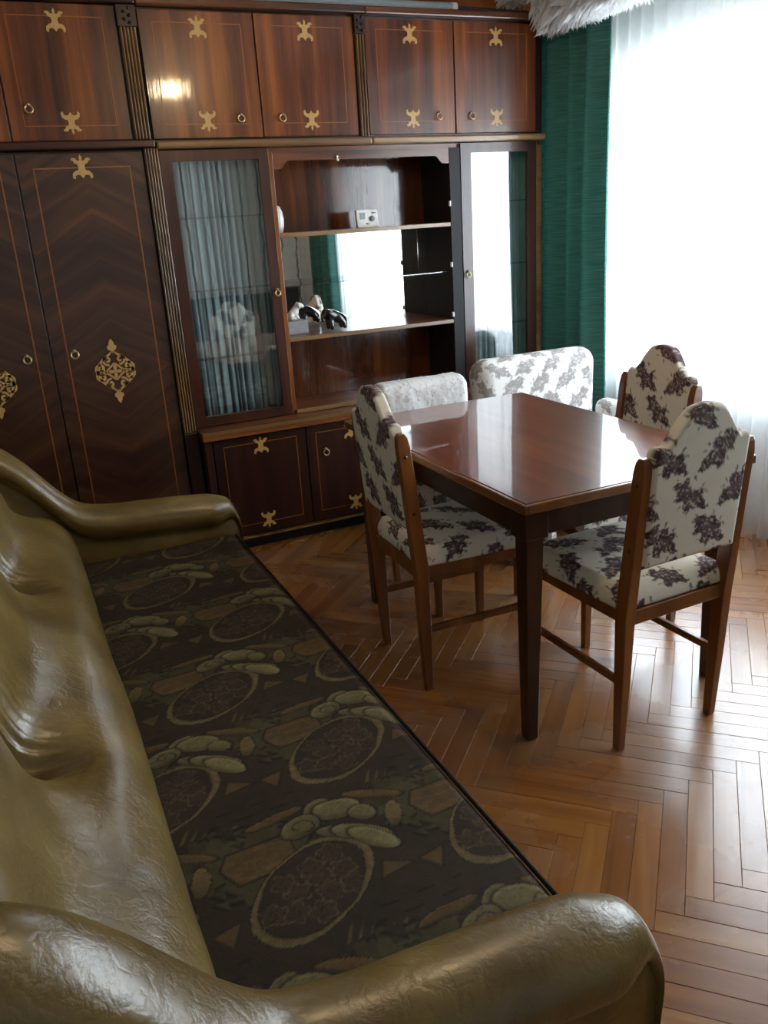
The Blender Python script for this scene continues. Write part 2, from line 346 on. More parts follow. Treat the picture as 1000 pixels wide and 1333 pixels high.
# ------------------------------------------------------------------ room shell
XL, XR, YB, YF, ZC = 0.52, 4.1, 0.52, -4.55, 2.62
fl = struct(MB().box(XL-.1, XR+.1, YF-.1, YB+.1, -.12, -.016).build('floor', 'joint'))
struct(MB().box(XL-.1, XR+.3, YF-.1, YB+.1, ZC, ZC+.1).build('ceiling', 'ceiling'))
struct(MB().box(XL-.1, XR+.3, YB, YB+.12, -.1, ZC).build('wall_back', 'terracotta'))
struct(MB().box(XL-.12, XL, YF, YB, -.1, ZC).build('wall_left', 'wall_dimmed'))
struct(MB().box(XL-.1, XR+.3, YF-.12, YF, -.1, ZC).build('wall_front', 'wallpaper'))
w = MB(); y0, y1, z0, z1 = WIN
w.box(XR, XR+.20, YF, YB, -.1, z0); w.box(XR, XR+.20, YF, YB, z1, ZC); w.box(XR, XR+.20, YF, y0, z0, z1); w.box(XR, XR+.20, y1, YB, z0, z1)
struct(w.build('wall_right', 'wall_window'))
win = thing('window_1', 'white triple casement window behind the sheer curtain', 'window', (XR+.14, (y0+y1)/2, z0)); win['kind'] = 'structure'
fr = MB(); fr.box(XR+.10, XR+.17, y0, y1, z0, z0+.06); fr.box(XR+.10, XR+.17, y0, y1, z1-.06, z1)
for yy in (y0, y0+(y1-y0)/3-.03, y0+2*(y1-y0)/3-.03, y1-.06): fr.box(XR+.10, XR+.17, yy, yy+.06, z0+.06, z1-.06)
fr.build('window_frame', 'pvc', win, .004)
for k in range(3):
    a = y0+.05+k*(y1-y0-.06)/3; boxpart('pane', 'pane', win, XR+.133, XR+.137, a, a+(y1-y0)/3-.04, z0+.05, z1-.05, 0)
boxpart('window_sill', 'pvc', win, XR-.045, XR+.10, y0-.02, y1+.02, z0-.025, z0, .004)

# parquet: herringbone blocks at 45 degrees, joints open, nearest 300 as objects
PW, PN = .060, 7
PLN = PW*PN; A0, B0 = 3.295-PLN, -.140; S2 = math.sqrt(.5)
def ab2xy(a, b): return ((a+b)*S2, (b-a)*S2)
cells = []
for m in range(-14, 15):
    for k in range(-110, 111):
        for typ in (0, 1):
            if typ == 0: ca, cb = k+2*PN*m+PN/2, k+.5
            else: ca, cb = k+2*PN*m+PN+.5, k+1-PN/2
            x, y = ab2xy(A0+ca*PW, B0+cb*PW)
            if XL+.0 < x < XR-.02 and YF < y < YB-.05: cells.append((x, y, typ))
def plank_mesh(n):
    g = .0004; l, wd, t = PLN/2-g, PW/2-g, .016; e = .0007
    vs = [(-l, -wd, -t), (l, -wd, -t), (l, wd, -t), (-l, wd, -t), (-l, -wd, -e), (l, -wd, -e), (l, wd, -e), (-l, wd, -e), (-l+e, -wd+e, 0), (l-e, -wd+e, 0), (l-e, wd-e, 0), (-l+e, wd-e, 0)]
    fs = [(0, 1, 5, 4), (1, 2, 6, 5), (2, 3, 7, 6), (3, 0, 4, 7), (4, 5, 9, 8), (5, 6, 10, 9), (6, 7, 11, 10), (7, 4, 8, 11), (8, 9, 10, 11)]
    return vs, fs
pv, pf = plank_mesh(0)
pm = bpy.data.meshes.new('parquet_block'); pm.from_pydata(pv, [], pf); pm.materials.append(MAT['parquet'])
def vis(c):
    d = Vector((c[0], c[1], 0))-CAM; z = d.dot(f_)
    if z < .1: return None
    px, py = 500+FPX*d.dot(r_)/z, 666+FPX*-d.dot(u_)/z
    if not (-60 < px < 1060 and 0 < py < 1420) or c[0] < 1.6 or c[1] > -.05: return None
    if c[0] < 1.66 and c[1] > -2.9: return None
    return z
near = sorted([(vis(c), c) for c in cells if vis(c) is not None])
pick = [c for _, c in near[:300]]; ps = set(pick)
for i, (x, y, typ) in enumerate(pick):
    o = bpy.data.objects.new('parquet_block', pm); COL.objects.link(o); o.parent = fl
    o.location = (x, y, random.uniform(-.0004, .0004)); o.rotation_euler = (0, 0, (-PI/4 if typ == 0 else PI/4))
st = MB()
for c in cells:
    if c in ps: continue
    an = -PI/4 if c[2] == 0 else PI/4; ca, sa = math.cos(an), math.sin(an); dz = random.uniform(-.0004, .0004)
    st.add([(c[0]+v[0]*ca-v[1]*sa, c[1]+v[0]*sa+v[1]*ca, v[2]+dz) for v in pv], pf)
so = st.build('parquet_blocks', 'parquet', fl); so['kind'] = 'stuff'

# ------------------------------------------------------------------ wall unit
def mot_poly(cx, cz, sx=.038, sz=.042, flip=1):
    h = [(0, 1), (.14, .78), (.10, .52), (.34, .52), (.48, .72), (.80, .74), (.92, .56), (.70, .50), (.62, .30), (.36, .22), (.28, 0), (.36, -.26), (.62, -.30), (.90, -.52), (.94, -.86), (.70, -.98), (.66, -.72), (.44, -.62), (.22, -.66), (0, -.92)]
    pts = h+[(-x, z) for x, z in h[-2:0:-1]]
    return [(cx+x*sx, cz+flip*z*sz) for x, z in pts]
def ring_handle(parent, x, y, z, r=.014, mat='brass'):
    m = MB()
    m.lathe([(.0045, -.006), (.006, 0), (.0045, .006)], (x, y-.006, z+.016), 10)
    m.tube([(x, y, z+.018), (x, y-.012, z+.018), (x, y-.015, z+.012)], [.004, .004, .003], 8)
    m.tube([(x+r*math.sin(a), y-.010-.004*(1-math.cos(a))/2, z+r*math.cos(a)) for a in np.linspace(0, 2*PI, 25)[:-1]], .0034, 8, closed=True)
    m.lathe([(.009, -.001), (.009, .001)], (x, y-.002, z+.018), 12)
    return m.build('ring_handle', mat, parent)
def stringing(parent, x0, x1, z0, z1, y, wd=.0035, mat='string', t=.0006):
    m = MB(); m.box(x0, x0+wd, y-t, y+.0005, z0, z1); m.box(x1-wd, x1, y-t, y+.0005, z0, z1); m.box(x0, x1, y-t, y+.0005, z0, z0+wd); m.box(x0, x1, y-t, y+.0005, z1-wd, z1)
    return m.build('string_inlay', mat, parent)
def inlay(parent, cx, cz, y, flip, s=1.):
    return MB().prism(mot_poly(cx, cz, .038*s, .042*s, flip), y-.0010, y+.0005).build('scroll_inlay', 'inlay', parent)
def door(parent, x0, x1, z0, z1, y, mat='mahogany', handle=None, mots=True, ins=.052, t=.018):
    d = boxpart('door', mat, parent, x0, x1, y, y+t, z0, z1, .002)
    cx = (x0+x1)/2
    stringing(d, x0+ins, x1-ins, z0+ins, z1-ins+.01, y)
    if mots: inlay(d, cx, z1-ins-.006, y, 1); inlay(d, cx, z0+ins+.012, y, -1)
    if handle: ring_handle(d, handle[0], y, handle[1])
    return d
def pilaster(parent, x0, x1, z0, z1, y, capital=True, n=5):
    xs = np.linspace(x0, x1, n*10+1); ph = (xs-x0)/(x1-x0)*n
    prof = [(float(x), float(y-.008-.008*abs(math.sin(PI*p))**.7)) for x, p in zip(xs, ph)]
    poly = [(x0, y+.018)]+prof+[(x1, y+.018)]
    MB().prism(poly, z0, z1, 'xy').build('fluted_pilaster', 'reed', parent)
    if capital:
        m = MB(); m.box(x0-.004, x1+.004, y-.020, y+.016, z1+.001, z1+.075)
        cx = (x0+x1)/2
        for k in range(5):
            zz = z1+.012+k*.013; m.lathe([(.004, -.006), (.011-.001*k, 0), (.004, .006)], (cx-.010 if k % 2 else cx+.010, y-.020, zz), 10)
        m.build('carved_capital', 'dark', parent, .001)
ZU0, ZU1 = 1.832, 2.302
# overhead cabinet above the wardrobe
t = thing('overhead_cabinet', 'brown overhead cabinet above the tall wardrobe, at the far left', 'cabinet', (1.13, .24, 1.80), group='overhead cabinets of the wall unit')
boxpart('carcass', 'dark', t, .70, 1.722, .019, .47, 1.80, 2.312)
boxpart('cornice', 'dark_x', t, .70, 1.722, -.028, .47, 2.313, 2.343, .006)
boxpart('ledge_moulding', 'dark_x', t, .70, 1.728, -.026, .018, 1.799, 1.829, .006)
door(t, .71, 1.186, ZU0, ZU1+.008, 0, handle=(1.11, 1.945)); door(t, 1.192, 1.646, ZU0, ZU1+.008, 0, handle=(1.269, 1.945))
pilaster(t, 1.652, 1.718, 1.832, 2.235, 0)
# middle and right overhead cabinets
t = thing('overhead_cabinet', 'glossy overhead cabinet with bright lamp reflection above the curtained glass door', 'cabinet', (2.21, .24, 1.785), group='overhead cabinets of the wall unit')
boxpart('carcass', 'dark', t, 1.727, 2.702, .019, .47, 1.800, 2.312)
boxpart('cornice', 'mahogany_x', t, 1.727, 2.7025, -.028, .47, 2.313, 2.343, .006)
boxpart('ledge_moulding', 'edge', t, 1.732, 2.7025, -.030, .018, 1.792, 1.822, .008)
door(t, 1.730, 2.198, ZU0, ZU1, 0, handle=(2.105, 1.905)); door(t, 2.204, 2.650, ZU0, ZU1, 0, handle=(2.290, 1.905))
pilaster(t, 2.656, 2.698, 1.828, 2.235, 0, n=3)
t = thing('overhead_cabinet', 'overhead cabinet above the right glass door, next to the green curtain', 'cabinet', (3.17, .24, 1.785), group='overhead cabinets of the wall unit')
boxpart('carcass', 'dark', t, 2.703, 3.640, .019, .47, 1.800, 2.312)
boxpart('cornice', 'mahogany_x', t, 2.703, 3.660, -.028, .47, 2.313, 2.343, .006)
boxpart('ledge_moulding', 'edge', t, 2.703, 3.648, -.030, .018, 1.792, 1.822, .008)
door(t, 2.706, 3.150, ZU0, ZU1, 0, handle=(3.061, 1.905)); door(t, 3.156, 3.606, ZU0, ZU1, 0, handle=(3.240, 1.905))
boxpart('side_panel', 'dark', t, 3.608, 3.641, -.002, .018, 1.826, 2.311)

# wardrobe
def spiral(cx, cz, r, a0, turns, sgn=1, n=22, rmin=.15):
    return [(cx+r*(1-(1-rmin)*k/(n-1))*math.cos(a0+sgn*2*PI*turns*k/(n-1)), cz+r*(1-(1-rmin)*k/(n-1))*math.sin(a0+sgn*2*PI*turns*k/(n-1))) for k in range(n)]
def ribbon(m, pts, wd, y):
    n = len(pts); vs = []
    for i, p in enumerate(pts):
        a = pts[max(i-1, 0)]; b = pts[min(i+1, n-1)]; tx, tz = b[0]-a[0], b[1]-a[1]; l = math.hypot(tx, tz) or 1
        ww = (wd[i] if hasattr(wd, '__len__') else wd)/2; nx, nz = -tz/l*ww, tx/l*ww
        vs += [(p[0]+nx, y-.0012, p[1]+nz), (p[0]-nx, y-.0012, p[1]-nz)]
    m.add(vs, [(2*i, 2*i+1, 2*i+3, 2*i+2) for i in range(n-1)])
def medallion(parent, cx, cz, y):
    m = MB()
    for sx in (-1, 1):
        for sz in (-1, 1):
            ribbon(m, [(cx+sx*p[0], cz+sz*p[1]) for p in spiral(.058, .017, .027, -PI*.75, 1.25, 1)], .011, y)
            ribbon(m, [(cx+sx*p[0], cz+sz*p[1]) for p in spiral(.027, .050, .021, -PI*.6, 1.2, 1)], .009, y)
            ribbon(m, [(cx+sx*p[0], cz+sz*p[1]) for p in [(.074, .0), (.060, .038), (.036, .062), (.016, .074), (.004, .088)]], [.012, .012, .009, .008, .006], y)
            ribbon(m, [(cx+sx*p[0], cz+sz*p[1]) for p in [(0, .036), (.02, .018), (.042, 0)]], .008, y)
    for k in range(4):
        q = PI/2*k
        m.prism([(cx+.028*math.cos(q+b)*abs(math.cos(b*2)), cz+.028*math.sin(q+b)*abs(math.cos(b*2))) for b in np.linspace(-PI/4, PI/4, 9)], y-.0012, y+.0004)
    for sz in (-1, 1):
        bud = [(0, .078), (.010, .084), (.008, .090), (.018, .096), (.020, .108), (.012, .113), (.009, .126), (0, .140)]
        bud = bud+[(-x, z) for x, z in bud[-2:0:-1]]
        m.prism([(cx+x, cz+sz*z) for x, z in bud], y-.0012, y+.0004)
    return m.build('medallion_inlay', 'inlay', parent)
t = thing('wardrobe', 'tall dark two-door wardrobe with pale medallion inlays left of the glass display cabinet', 'wardrobe', (1.2, .24, 0))
boxpart('carcass', 'dark', t, .70, 1.676, .019, .47, .08, 1.797)
boxpart('plinth', 'dark_x', t, .71, 1.735, .0, .46, .001, .079)
for x0, x1, hx, cx in ((.705, 1.180, 1.087, .945), (1.186, 1.674, 1.274, 1.428)):
    d = boxpart('door', 'chevron', t, x0, x1, 0, .018, .085, 1.786, .001)
    stringing(d, x0+.058, x1-.055, .20, 1.735, 0, .005)
    inlay(d, cx, 1.735, 0, 1, 1.1); ring_handle(d, hx, 0, 1.005, .015); medallion(d, cx, .915, 0)
pilaster(t, 1.679, 1.738, .60, 1.796, 0, capital=False)
boxpart('pilaster_base', 'dark', t, 1.677, 1.740, -.022, .46, .081, .598, .003)

# display cabinet
t = thing('display_cabinet', 'open display cabinet with mirrored niche between two curtained glass doors', 'cabinet', (2.68, .24, .607))
boxpart('back_panel', 'mahogany', t, 1.745, 3.636, .44, .465, .607, 1.79, 0)
boxpart('top_panel', 'mahogany_x', t, 1.741, 3.64, .02, .439, 1.772, 1.790, 0)
boxpart('bottom_panel', 'mahogany_x', t, 1.741, 3.64, .02, .439, .608, .626, 0)
boxpart('left_end_panel', 'dark', t, 1.741, 1.757, .02, .439, .627, 1.771, 0)
boxpart('right_end_panel', 'edge', t, 3.614, 3.641, 0, .439, .627, 1.771)
boxpart('divider', 'mahogany', t, 2.212, 2.230, .002, .439, .627, 1.771)
boxpart('divider', 'black', t, 3.112, 3.172, .004, .439, .627, 1.771)  # black colour stands in for the shade on the niche's right side
boxpart('niche_back', 'niche', t, 2.2305, 3.1115, .288, .30, .627, .952, 0)
boxpart('niche_back', 'niche', t, 2.2305, 3.1115, .288, .30, 1.436, 1.771, 0)
boxpart('mirror', 'mirror', t, 2.2305, 3.1115, .288, .294, .9535, 1.4345, 0)['label'] = 'mirror lining the middle of the niche'
for zt in (.968, 1.434):
    s = boxpart('shelf', 'mahogany_x', t, 2.2308, 3.1112, .012, .287, zt-.018, zt, 0)
    boxpart('shelf_edge', 'edge', s, 2.2308, 3.1112, .004, .0118, zt-.019, zt+.0005, .002)
boxpart('glass_shelf', 'glass', t, 2.2308, 3.1112, .06, .286, 1.196, 1.201, 0)
MB().tube([(2.955, .07, 1.415), (2.955, .07, 1.201)], .0022, 8).build('shelf_hanger', 'nickel', t)
for zz in (1.52, 1.235, .992): boxpart('shelf_peg', 'white_plastic', t, 3.103, 3.1117, -.004, .010, zz-.012, zz+.012)
ap = [(2.2308, 1.771), (2.2308, 1.702)]
ap += [(2.2308+.03+.045*a, 1.702+.034*(.5-.5*math.cos(PI*a))) for a in np.linspace(0, 1, 9)]
ap += [(3.1112-.03-.045*a, 1.702+.034*(.5-.5*math.cos(PI*a))) for a in np.linspace(1, 0, 9)]
ap += [(3.1112, 1.702), (3.1112, 1.771)]
a = MB().prism(ap, .006, .020).build('scalloped_rail', 'mahogany_x', t)
MB().lathe([(.006, -.014), (.009, -.006), (.004, 0), (.008, .008), (.003, .016)], (2.533, -.002, 1.738), 12).build('small_catch', 'nickel', t)
boxpart('niche_base_edge', 'edge', t, 2.2308, 3.1112, -.0, .0185, .6085, .628, .002)
def glass_door(x0, x1, gx0, gx1, hx):
    gz0, gz1 = .655, 1.745; z0, z1 = .612, 1.788
    d = MB(); d.box(x0, gx0, 0, .018, z0, z1); d.box(gx1, x1, 0, .018, z0, z1); d.box(gx0, gx1, 0, .018, z0, gz0); d.box(gx0, gx1, 0, .018, gz1, z1)
    fr = d.build('door_frame', 'frame', t)
    boxpart('glass_panel', 'glass', fr, gx0-.004, gx1+.004, .010, .014, gz0-.004, gz1+.004, 0)
    boxpart('edge_strip', 'edge', fr, x1-.004, x1+.0005, -.0015, .0175, z0, z1, 0)
    ring_handle(fr, hx, 0, 1.178, .012)
glass_door(1.742, 2.2125, 1.790, 2.166, 2.190); glass_door(3.174, 3.613, 3.231, 3.557, 3.196)
def pleats(x0, x1, seed):
    rr = np.random.default_rng(seed); n = 620; xs = np.linspace(x0, x1, n); zs = np.linspace(.635, 1.765, 12)
    P = np.zeros((n, 12, 3)); P[..., 0] = xs[:, None]; P[..., 2] = zs[None]; y = np.full((n, 12), .085)
    k = x0+.012
    while k < x1-.005:                                     # flat pleats parted by narrow deep folds
        wdt = rr.uniform(.0022, .0045); y += rr.uniform(.03, .055)*np.exp(-((xs[:, None]-k-.004*np.sin(zs*2+seed+k*50)[None])/wdt)**2); k += rr.uniform(.020, .042)
    P[..., 1] = y+.004*np.sin(xs*150)[:, None]
    o = MB().grid(P).build('pleated_lining', 'pleat', t); o['label'] = 'grey-blue pleated cloth behind the glass'
    mo = o.modifiers.new('thickness', 'SOLIDIFY'); mo.thickness = .001
pleats(1.762, 2.208, 3); pleats(3.178, 3.610, 5)
for x0, x1 in ((1.7575, 2.2115), (3.1725, 3.6135)):
    for zz in (.91, 1.21, 1.515): boxpart('glass_shelf', 'glass', t, x0, x1, .022, .070, zz, zz+.006, 0)

# base cabinet with its deep worktop
t = thing('base_cabinet', 'low dark base cabinet under the display niche, worktop jutting forward', 'cabinet', (2.68, .18, 0))
boxpart('carcass', 'dark', t, 1.745, 3.636, -.055, .46, .072, .563)
boxpart('worktop', 'mahogany_x', t, 1.7412, 3.645, -.108, .46, .565, .6065, .004)
boxpart('worktop_edge', 'edge', t, 1.7412, 3.645, -.112, -.1085, .588, .6068, .001)
boxpart('plinth', 'black', t, 1.77, 3.62, -.045, .45, .001, .062)
MB().box(1.765, 3.63, -.098, -.05, .062, .0715).build('plinth_moulding', 'reed', t, .003)
for k, (x0, x1) in enumerate(((1.790, 2.236), (2.242, 2.70), (2.706, 3.166), (3.172, 3.62))):
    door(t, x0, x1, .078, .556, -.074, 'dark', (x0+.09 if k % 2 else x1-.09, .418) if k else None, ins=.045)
boxpart('corner_post', 'dark', t, 1.750, 1.786, -.074, -.056, .075, .56, .004)

# things on top and in the niche
r = MB(); xs = np.linspace(1.45, 3.17, 40)
r.tube([(x, .055+.006*math.sin(x*3), 2.3435+.0225) for x in xs], .0225, 16)
t = thing('rolled_blind', 'long blue-grey rolled blind lying on top of the wall unit', 'blind', (2.3, .055, 2.343)); r.build('cloth_roll', 'blue_grey', t)
MB().tube([(3.1702, .0535, 2.366), (3.20, .0535, 2.366)], .0232, 16).build('end_cap', 'white_plastic', t)
MB().tube([(3.2002, .0535, 2.366), (3.62, .0535, 2.356)], .011, 12).build('core_rod', 'charcoal', t)
t = thing('thermostat', 'white room thermostat with grey screen on the upper niche shelf', 'thermostat', (2.70, .11, 1.4345))
MB().prism([(2.655, 1.437), (2.768, 1.437), (2.762, 1.516), (2.652, 1.516)], .10, .122).build('housing', 'white_plastic', t, .004)
boxpart('screen', 'grey_screen', t, 2.667, 2.697, .0985, .102, 1.472, 1.503, 0)
MB().lathe([(.014, 0), (.014, .006)], (0, 0, 0), 20)
dl = MB(); dl.v = []; dl.tube([(2.732, .100, 1.474), (2.732, .094, 1.474)], .013, 20); dl.build('dial', 'grey_card', t)
boxpart('stand', 'white_plastic', t, 2.660, 2.772, .095, .14, 1.4347, 1.4368, 0)
MB().tube([(2.731, .099, 1.500), (2.755, .099, 1.500)], .0035, 6).build('button', 'grey_card', t); MB().tube([(2.70, .099, 1.452), (2.715, .099, 1.452)], .003, 6).build('button', 'grey_card', t)
e = MB(); e.lathe([(.001, 0), (.016, .002), (.024, .03), (.026, .06), (.022, .09), (.012, .114), (.001, .12)], (2.258, .09, 1.4345), 20)
tag(e.build('oval_ornament', 'porcelain_white', None, origin=(2.258, .09, 1.4345)), 'white oval ornament at the left end of the upper niche shelf', 'ornament')
bx = boxpart('grey_box', 'grey_card', None, 2.262, 2.362, .10, .20, .9688, 1.032, .003)
tag(bx, 'small grey box at the left of the lower niche shelf', 'box')
def skin_fig(name, pts, edges, rads, mat, parent, sub=2):
    me = bpy.data.meshes.new(name); o3 = ROOTLOC[root_of(parent).name]
    me.from_pydata([tuple(Vector(p)-o3) for p in pts], edges, []); ob = bpy.data.objects.new(name, me); COL.objects.link(ob); ob.parent = parent
    me.materials.append(MAT[mat]); sk = ob.modifiers.new('skin', 'SKIN'); sk.use_smooth_shade = True
    if not me.skin_vertices: me.skin_vertices.new()
    for i, r in enumerate(rads): me.skin_vertices[0].data[i].radius = (r, r)
    me.skin_vertices[0].data[0].use_root = True
    sb = ob.modifiers.new('subd', 'SUBSURF'); sb.levels = sub; sb.render_levels = sub
    return ob
# white dog sitting on the grey box
t = thing('dog_figurine', 'small white porcelain dog figurine on the grey box', 'figurine', (2.312, .15, 1.033))
bx_, by_, bz_ = 2.312, .15, 1.033
P = lambda x, y, z: (bx_+x, by_+y, bz_+z)
skin_fig('body', [P(-.020, 0, .022), P(0, 0, .040), P(.014, -.004, .060), P(.026, -.012, .072), P(.046, -.020, .060), P(.012, -.012, .010), P(.020, -.016, .004), P(.012, .012, .010), P(.020, .014, .004), P(-.036, .004, .010), P(-.018, -.020, .010), P(.004, -.026, .006), P(-.018, .020, .010), P(.004, .026, .006)],
         [(0, 1), (1, 2), (2, 3), (3, 4), (1, 5), (5, 6), (1, 7), (7, 8), (0, 9), (0, 10), (10, 11), (0, 12), (12, 13)],
         [.020, .019, .014, .017, .009, .008, .006, .008, .006, .006, .011, .006, .011, .006], 'porcelain_white', t)
for s in (-1, 1): MB().tube([P(.020, -.012+s*.014, .082), P(.016, -.012+s*.022, .070), P(.018, -.012+s*.024, .054)], [.004, .008, .005], 8).build('ear', 'porcelain_white', t)
MB().tube([P(.052, -.024, .062), P(.056, -.026, .060)], .004, 8).build('nose', 'charcoal', t); MB().tube([P(.036, -.026, .078), P(.038, -.029, .078)], .0025, 8).build('eye', 'charcoal', t)
# black glazed animal beside it
t = thing('animal_figurine', 'glossy black glazed animal figurine standing beside the small white dog', 'figurine', (2.50, .10, .9685))
bx_, by_, bz_ = 2.50, .10, .9685
skin_fig('body', [P(.030, 0, .066), P(0, 0, .072), P(-.030, -.006, .076), P(-.056, -.012, .088), P(-.070, -.016, .070), P(-.066, -.018, .046),
                  P(.040, -.022, .036), P(.044, -.024, .006), P(.040, .022, .036), P(.044, .024, .006), P(-.026, -.024, .036), P(-.026, -.026, .006), P(-.026, .022, .036), P(-.026, .024, .006), P(.058, 0, .060), P(.064, 0, .036)],
         [(0, 1), (1, 2), (2, 3), (3, 4), (4, 5), (0, 6), (6, 7), (0, 8), (8, 9), (2, 10), (10, 11), (2, 12), (12, 13), (0, 14), (14, 15)],
         [.030, .031, .026, .021, .011, .007, .016, .011, .016, .011, .014, .010, .014, .010, .006, .004], 'porcelain_black', t)
for s in (-1, 1):
    P2 = [P(-.046, -.010+s*.016, .104), P(-.040, -.010+s*.034, .092), P(-.042, -.010+s*.032, .070)]
    MB().tube(P2, [.006, .014, .005], 8).build('ear', 'porcelain_black', t)

# ------------------------------------------------------------------ floral fabric painting (pattern only)
def floral_cols(u, v, seed=0, pitch=.165, ground=(.71, .67, .565)):
    """u, v in metres on the cloth; soft mauve-brown bouquets on a staggered lattice."""
    u = np.asarray(u); v = np.asarray(v); col = np.ones(u.shape+(3,))*np.array(ground)
    col *= (1-.06*fbm(u*60, v*60, seed+3))[..., None]
    row = pitch*.66
    dark = np.array((.052, .030, .036)); mid = np.array((.125, .080, .084)); lite = np.array((.28, .20, .19)); green = np.array((.10, .085, .065))
    wx = (fbm(u*90, v*90, seed+11)-.5)*.014; wy = (fbm(u*90+40, v*90, seed+12)-.5)*.014
    n1 = fbm(u*170, v*170, seed+5, 3); n2 = fbm(u*120, v*120, seed+6, 3)
    blobs = [(-.034, -.022, .013), (-.020, -.014, .017), (-.002, -.006, .020), (.014, .008, .019), (.027, .018, .016), (.040, .024, .009), (-.008, .014, .014), (.006, -.022, .013), (.018, .030, .010), (-.026, .002, .011), (-.044, -.030, .007), (.030, .002, .010)]
    for j in range(int(v.min()/row)-2, int(v.max()/row)+3):
        for i in range(int(u.min()/pitch)-2, int(u.max()/pitch)+3):
            cx = (i+(.5 if j % 2 else 0))*pitch; cy = j*row
            if np.hypot(u-cx, v-cy).min() > .10: continue
            dx, dy = u-cx+wx, v-cy+wy; fx = -1 if (i*3+j) % 4 == 0 else 1; h = (i*7+j*13) % 5
            d = np.full(u.shape, 9.)
            for q, (bx0, by0, br) in enumerate(blobs):
                if q == 5+h: continue
                d = np.minimum(d, np.hypot(dx*fx-bx0*1.2, dy-by0*1.35)/(br*(1.2+.05*h)))
            mk = (1-sstep(.88, 1.04, d))*(1-.6*sstep(.62, .70, n1))
            tone = sstep(.36, .62, n2)[..., None]; cc = dark*(1-tone)+mid*tone
            for (ox, oy, rad) in ((-.004, -.004, .015), (.020, .013, .014), (-.024, -.014, .012), (.006, .024, .009)):
                dd = np.hypot(dx*fx-ox, dy-oy)/rad; ring = ((1-sstep(.7, 1., dd))*np.clip(.5+.6*np.sin(dd*8+np.arctan2(dy-oy, dx*fx-ox)*2), 0, 1))[..., None]
                cc = cc*(1-.5*ring)+lite*.5*ring
            col = col*(1-mk[..., None])+cc*mk[..., None]
            for q, (lx, ly, an, r) in enumerate(((-.052, .004, .6, .007), (-.040, .022, 2.2, .006), (.048, -.006, .2, .007), (.034, -.028, 2.6, .006), (-.010, .046, 1.4, .007), (.000, -.044, 1.8, .007), (.060, .030, .5, .006), (-.062, -.042, .5, .006), (.052, .052, 1.2, .005))):
                ax, ay = dx*fx-lx, dy-ly; la = ax*math.cos(an)+ay*math.sin(an); lb = -ax*math.sin(an)+ay*math.cos(an)
                lm = (1-sstep(.7, 1.15, np.hypot(la/(r*1.25), lb/(r*.6))))[..., None]*(.85 if q % 3 else .6); col = col*(1-lm)+green*lm
    return col

def sheet_solid(P_front, P_back, cf, cb):
    nu, nv = P_front.shape[:2]; m = MB(); m.grid(P_front); nfo = len(m.f); m.grid(P_back[:, ::-1]); 
    m.f = m.f[:nfo]+m.f[nfo:]
    o2 = nu*nv; fi = lambda i, j: i*nv+j; bi = lambda i, j: o2+i*nv+(nv-1-j)
    loop = [(i, 0) for i in range(nu)]+[(nu-1, j) for j in range(1, nv)]+[(i, nv-1) for i in range(nu-2, -1, -1)]+[(0, j) for j in range(nv-2, 0, -1)]
    for k in range(len(loop)):
        a, b = loop[k], loop[(k+1) % len(loop)]; m.f.append((fi(*a), bi(*a), bi(*b), fi(*b))); m.sm.append(True)
    m.c = np.concatenate([cf.reshape(-1, 3), cb[:, ::-1].reshape(-1, 3)]); return m

def arch(u):
    a = np.abs(u)
    z = .893+.090*(1-sstep(.22, .84, a))-.012*a**2+.004*np.cos(np.clip(a/.25, 0, 1)*PI/2)
    z = z+np.where(a > .76, .009*np.sin(PI*np.clip((a-.76)/.24, 0, 1)), 0)
    return z-np.where(a > .92, .028*((a-.92)/.08)**2, 0)
def back_panel_mesh(seed):
    nu, nv = 110, 140; hw = .1635; zb = .565
    u = np.sin(np.linspace(-PI/2, PI/2, nu))[:, None]*np.ones((1, nv)); v = (.5+.5*np.sin(np.linspace(-PI/2, PI/2, nv)))[None]*np.ones((nu, 1))
    zt = arch(u); x = hw*u; z = zb+(zt-zb)*v
    edge = np.minimum(np.minimum(1-np.abs(u), 1)*hw, np.minimum(v, 1-v)*.4); prof = np.sqrt(np.clip(1-(1-np.clip(edge/.016, 0, 1))**2, 0, 1))
    lean = lambda z: -.012-.045*((z-.45)/.5)
    yc = lean(z); dome = .006*(1-u**2)*(1-(2*v-1)**2)
    F = np.stack([x, yc+.010+.012*prof+dome, z], -1); B = np.stack([x, yc-.008-.012*prof-dome*.3, z], -1)
    cf = floral_cols(x+.03*seed+.02, z, seed); cb = floral_cols(-x+.05*seed, z+.013, seed+1)
    return sheet_solid(F, B, cf, cb)
def seat_mesh(seed, w0=.190, w1=.205, d0=-.005, d1=.435, z0=.440, z1=.497):
    nu, nv = 140, 140; u = np.sin(np.linspace(-PI/2, PI/2, nu))[:, None]*np.ones((1, nv)); v = (.5+.5*np.sin(np.linspace(-PI/2, PI/2, nv)))[None]*np.ones((nu, 1))
    y = d0+(d1-d0)*v; x = u*(w0+(w1-w0)*v)
    e = np.minimum((1-np.abs(u))*.2, np.minimum(v, 1-v)*.44); pr = np.sqrt(np.clip(1-(1-np.clip(e/.035, 0, 1))**2, 0, 1)); dome = (1-u**2)*(1-(2*v-1)**2)*.016
    T = np.stack([x, y, z0+.006+(z1-z0-.006)*pr+dome], -1); B = np.stack([x, y, np.full_like(x, z0)], -1)
    ex = (1-np.abs(u))*.2; ey = np.minimum(v, 1-v)*.44; drop = z1-T[..., 2]; c = floral_cols(x+.31+.04*seed+np.where(ex < ey, np.sign(u)*drop, 0), y+.2+np.where(ex < ey, 0, np.sign(v-.5)*drop), seed+4); m = sheet_solid(T, B, c, c); m.f = [tuple(reversed(f)) for f in m.f]; return m

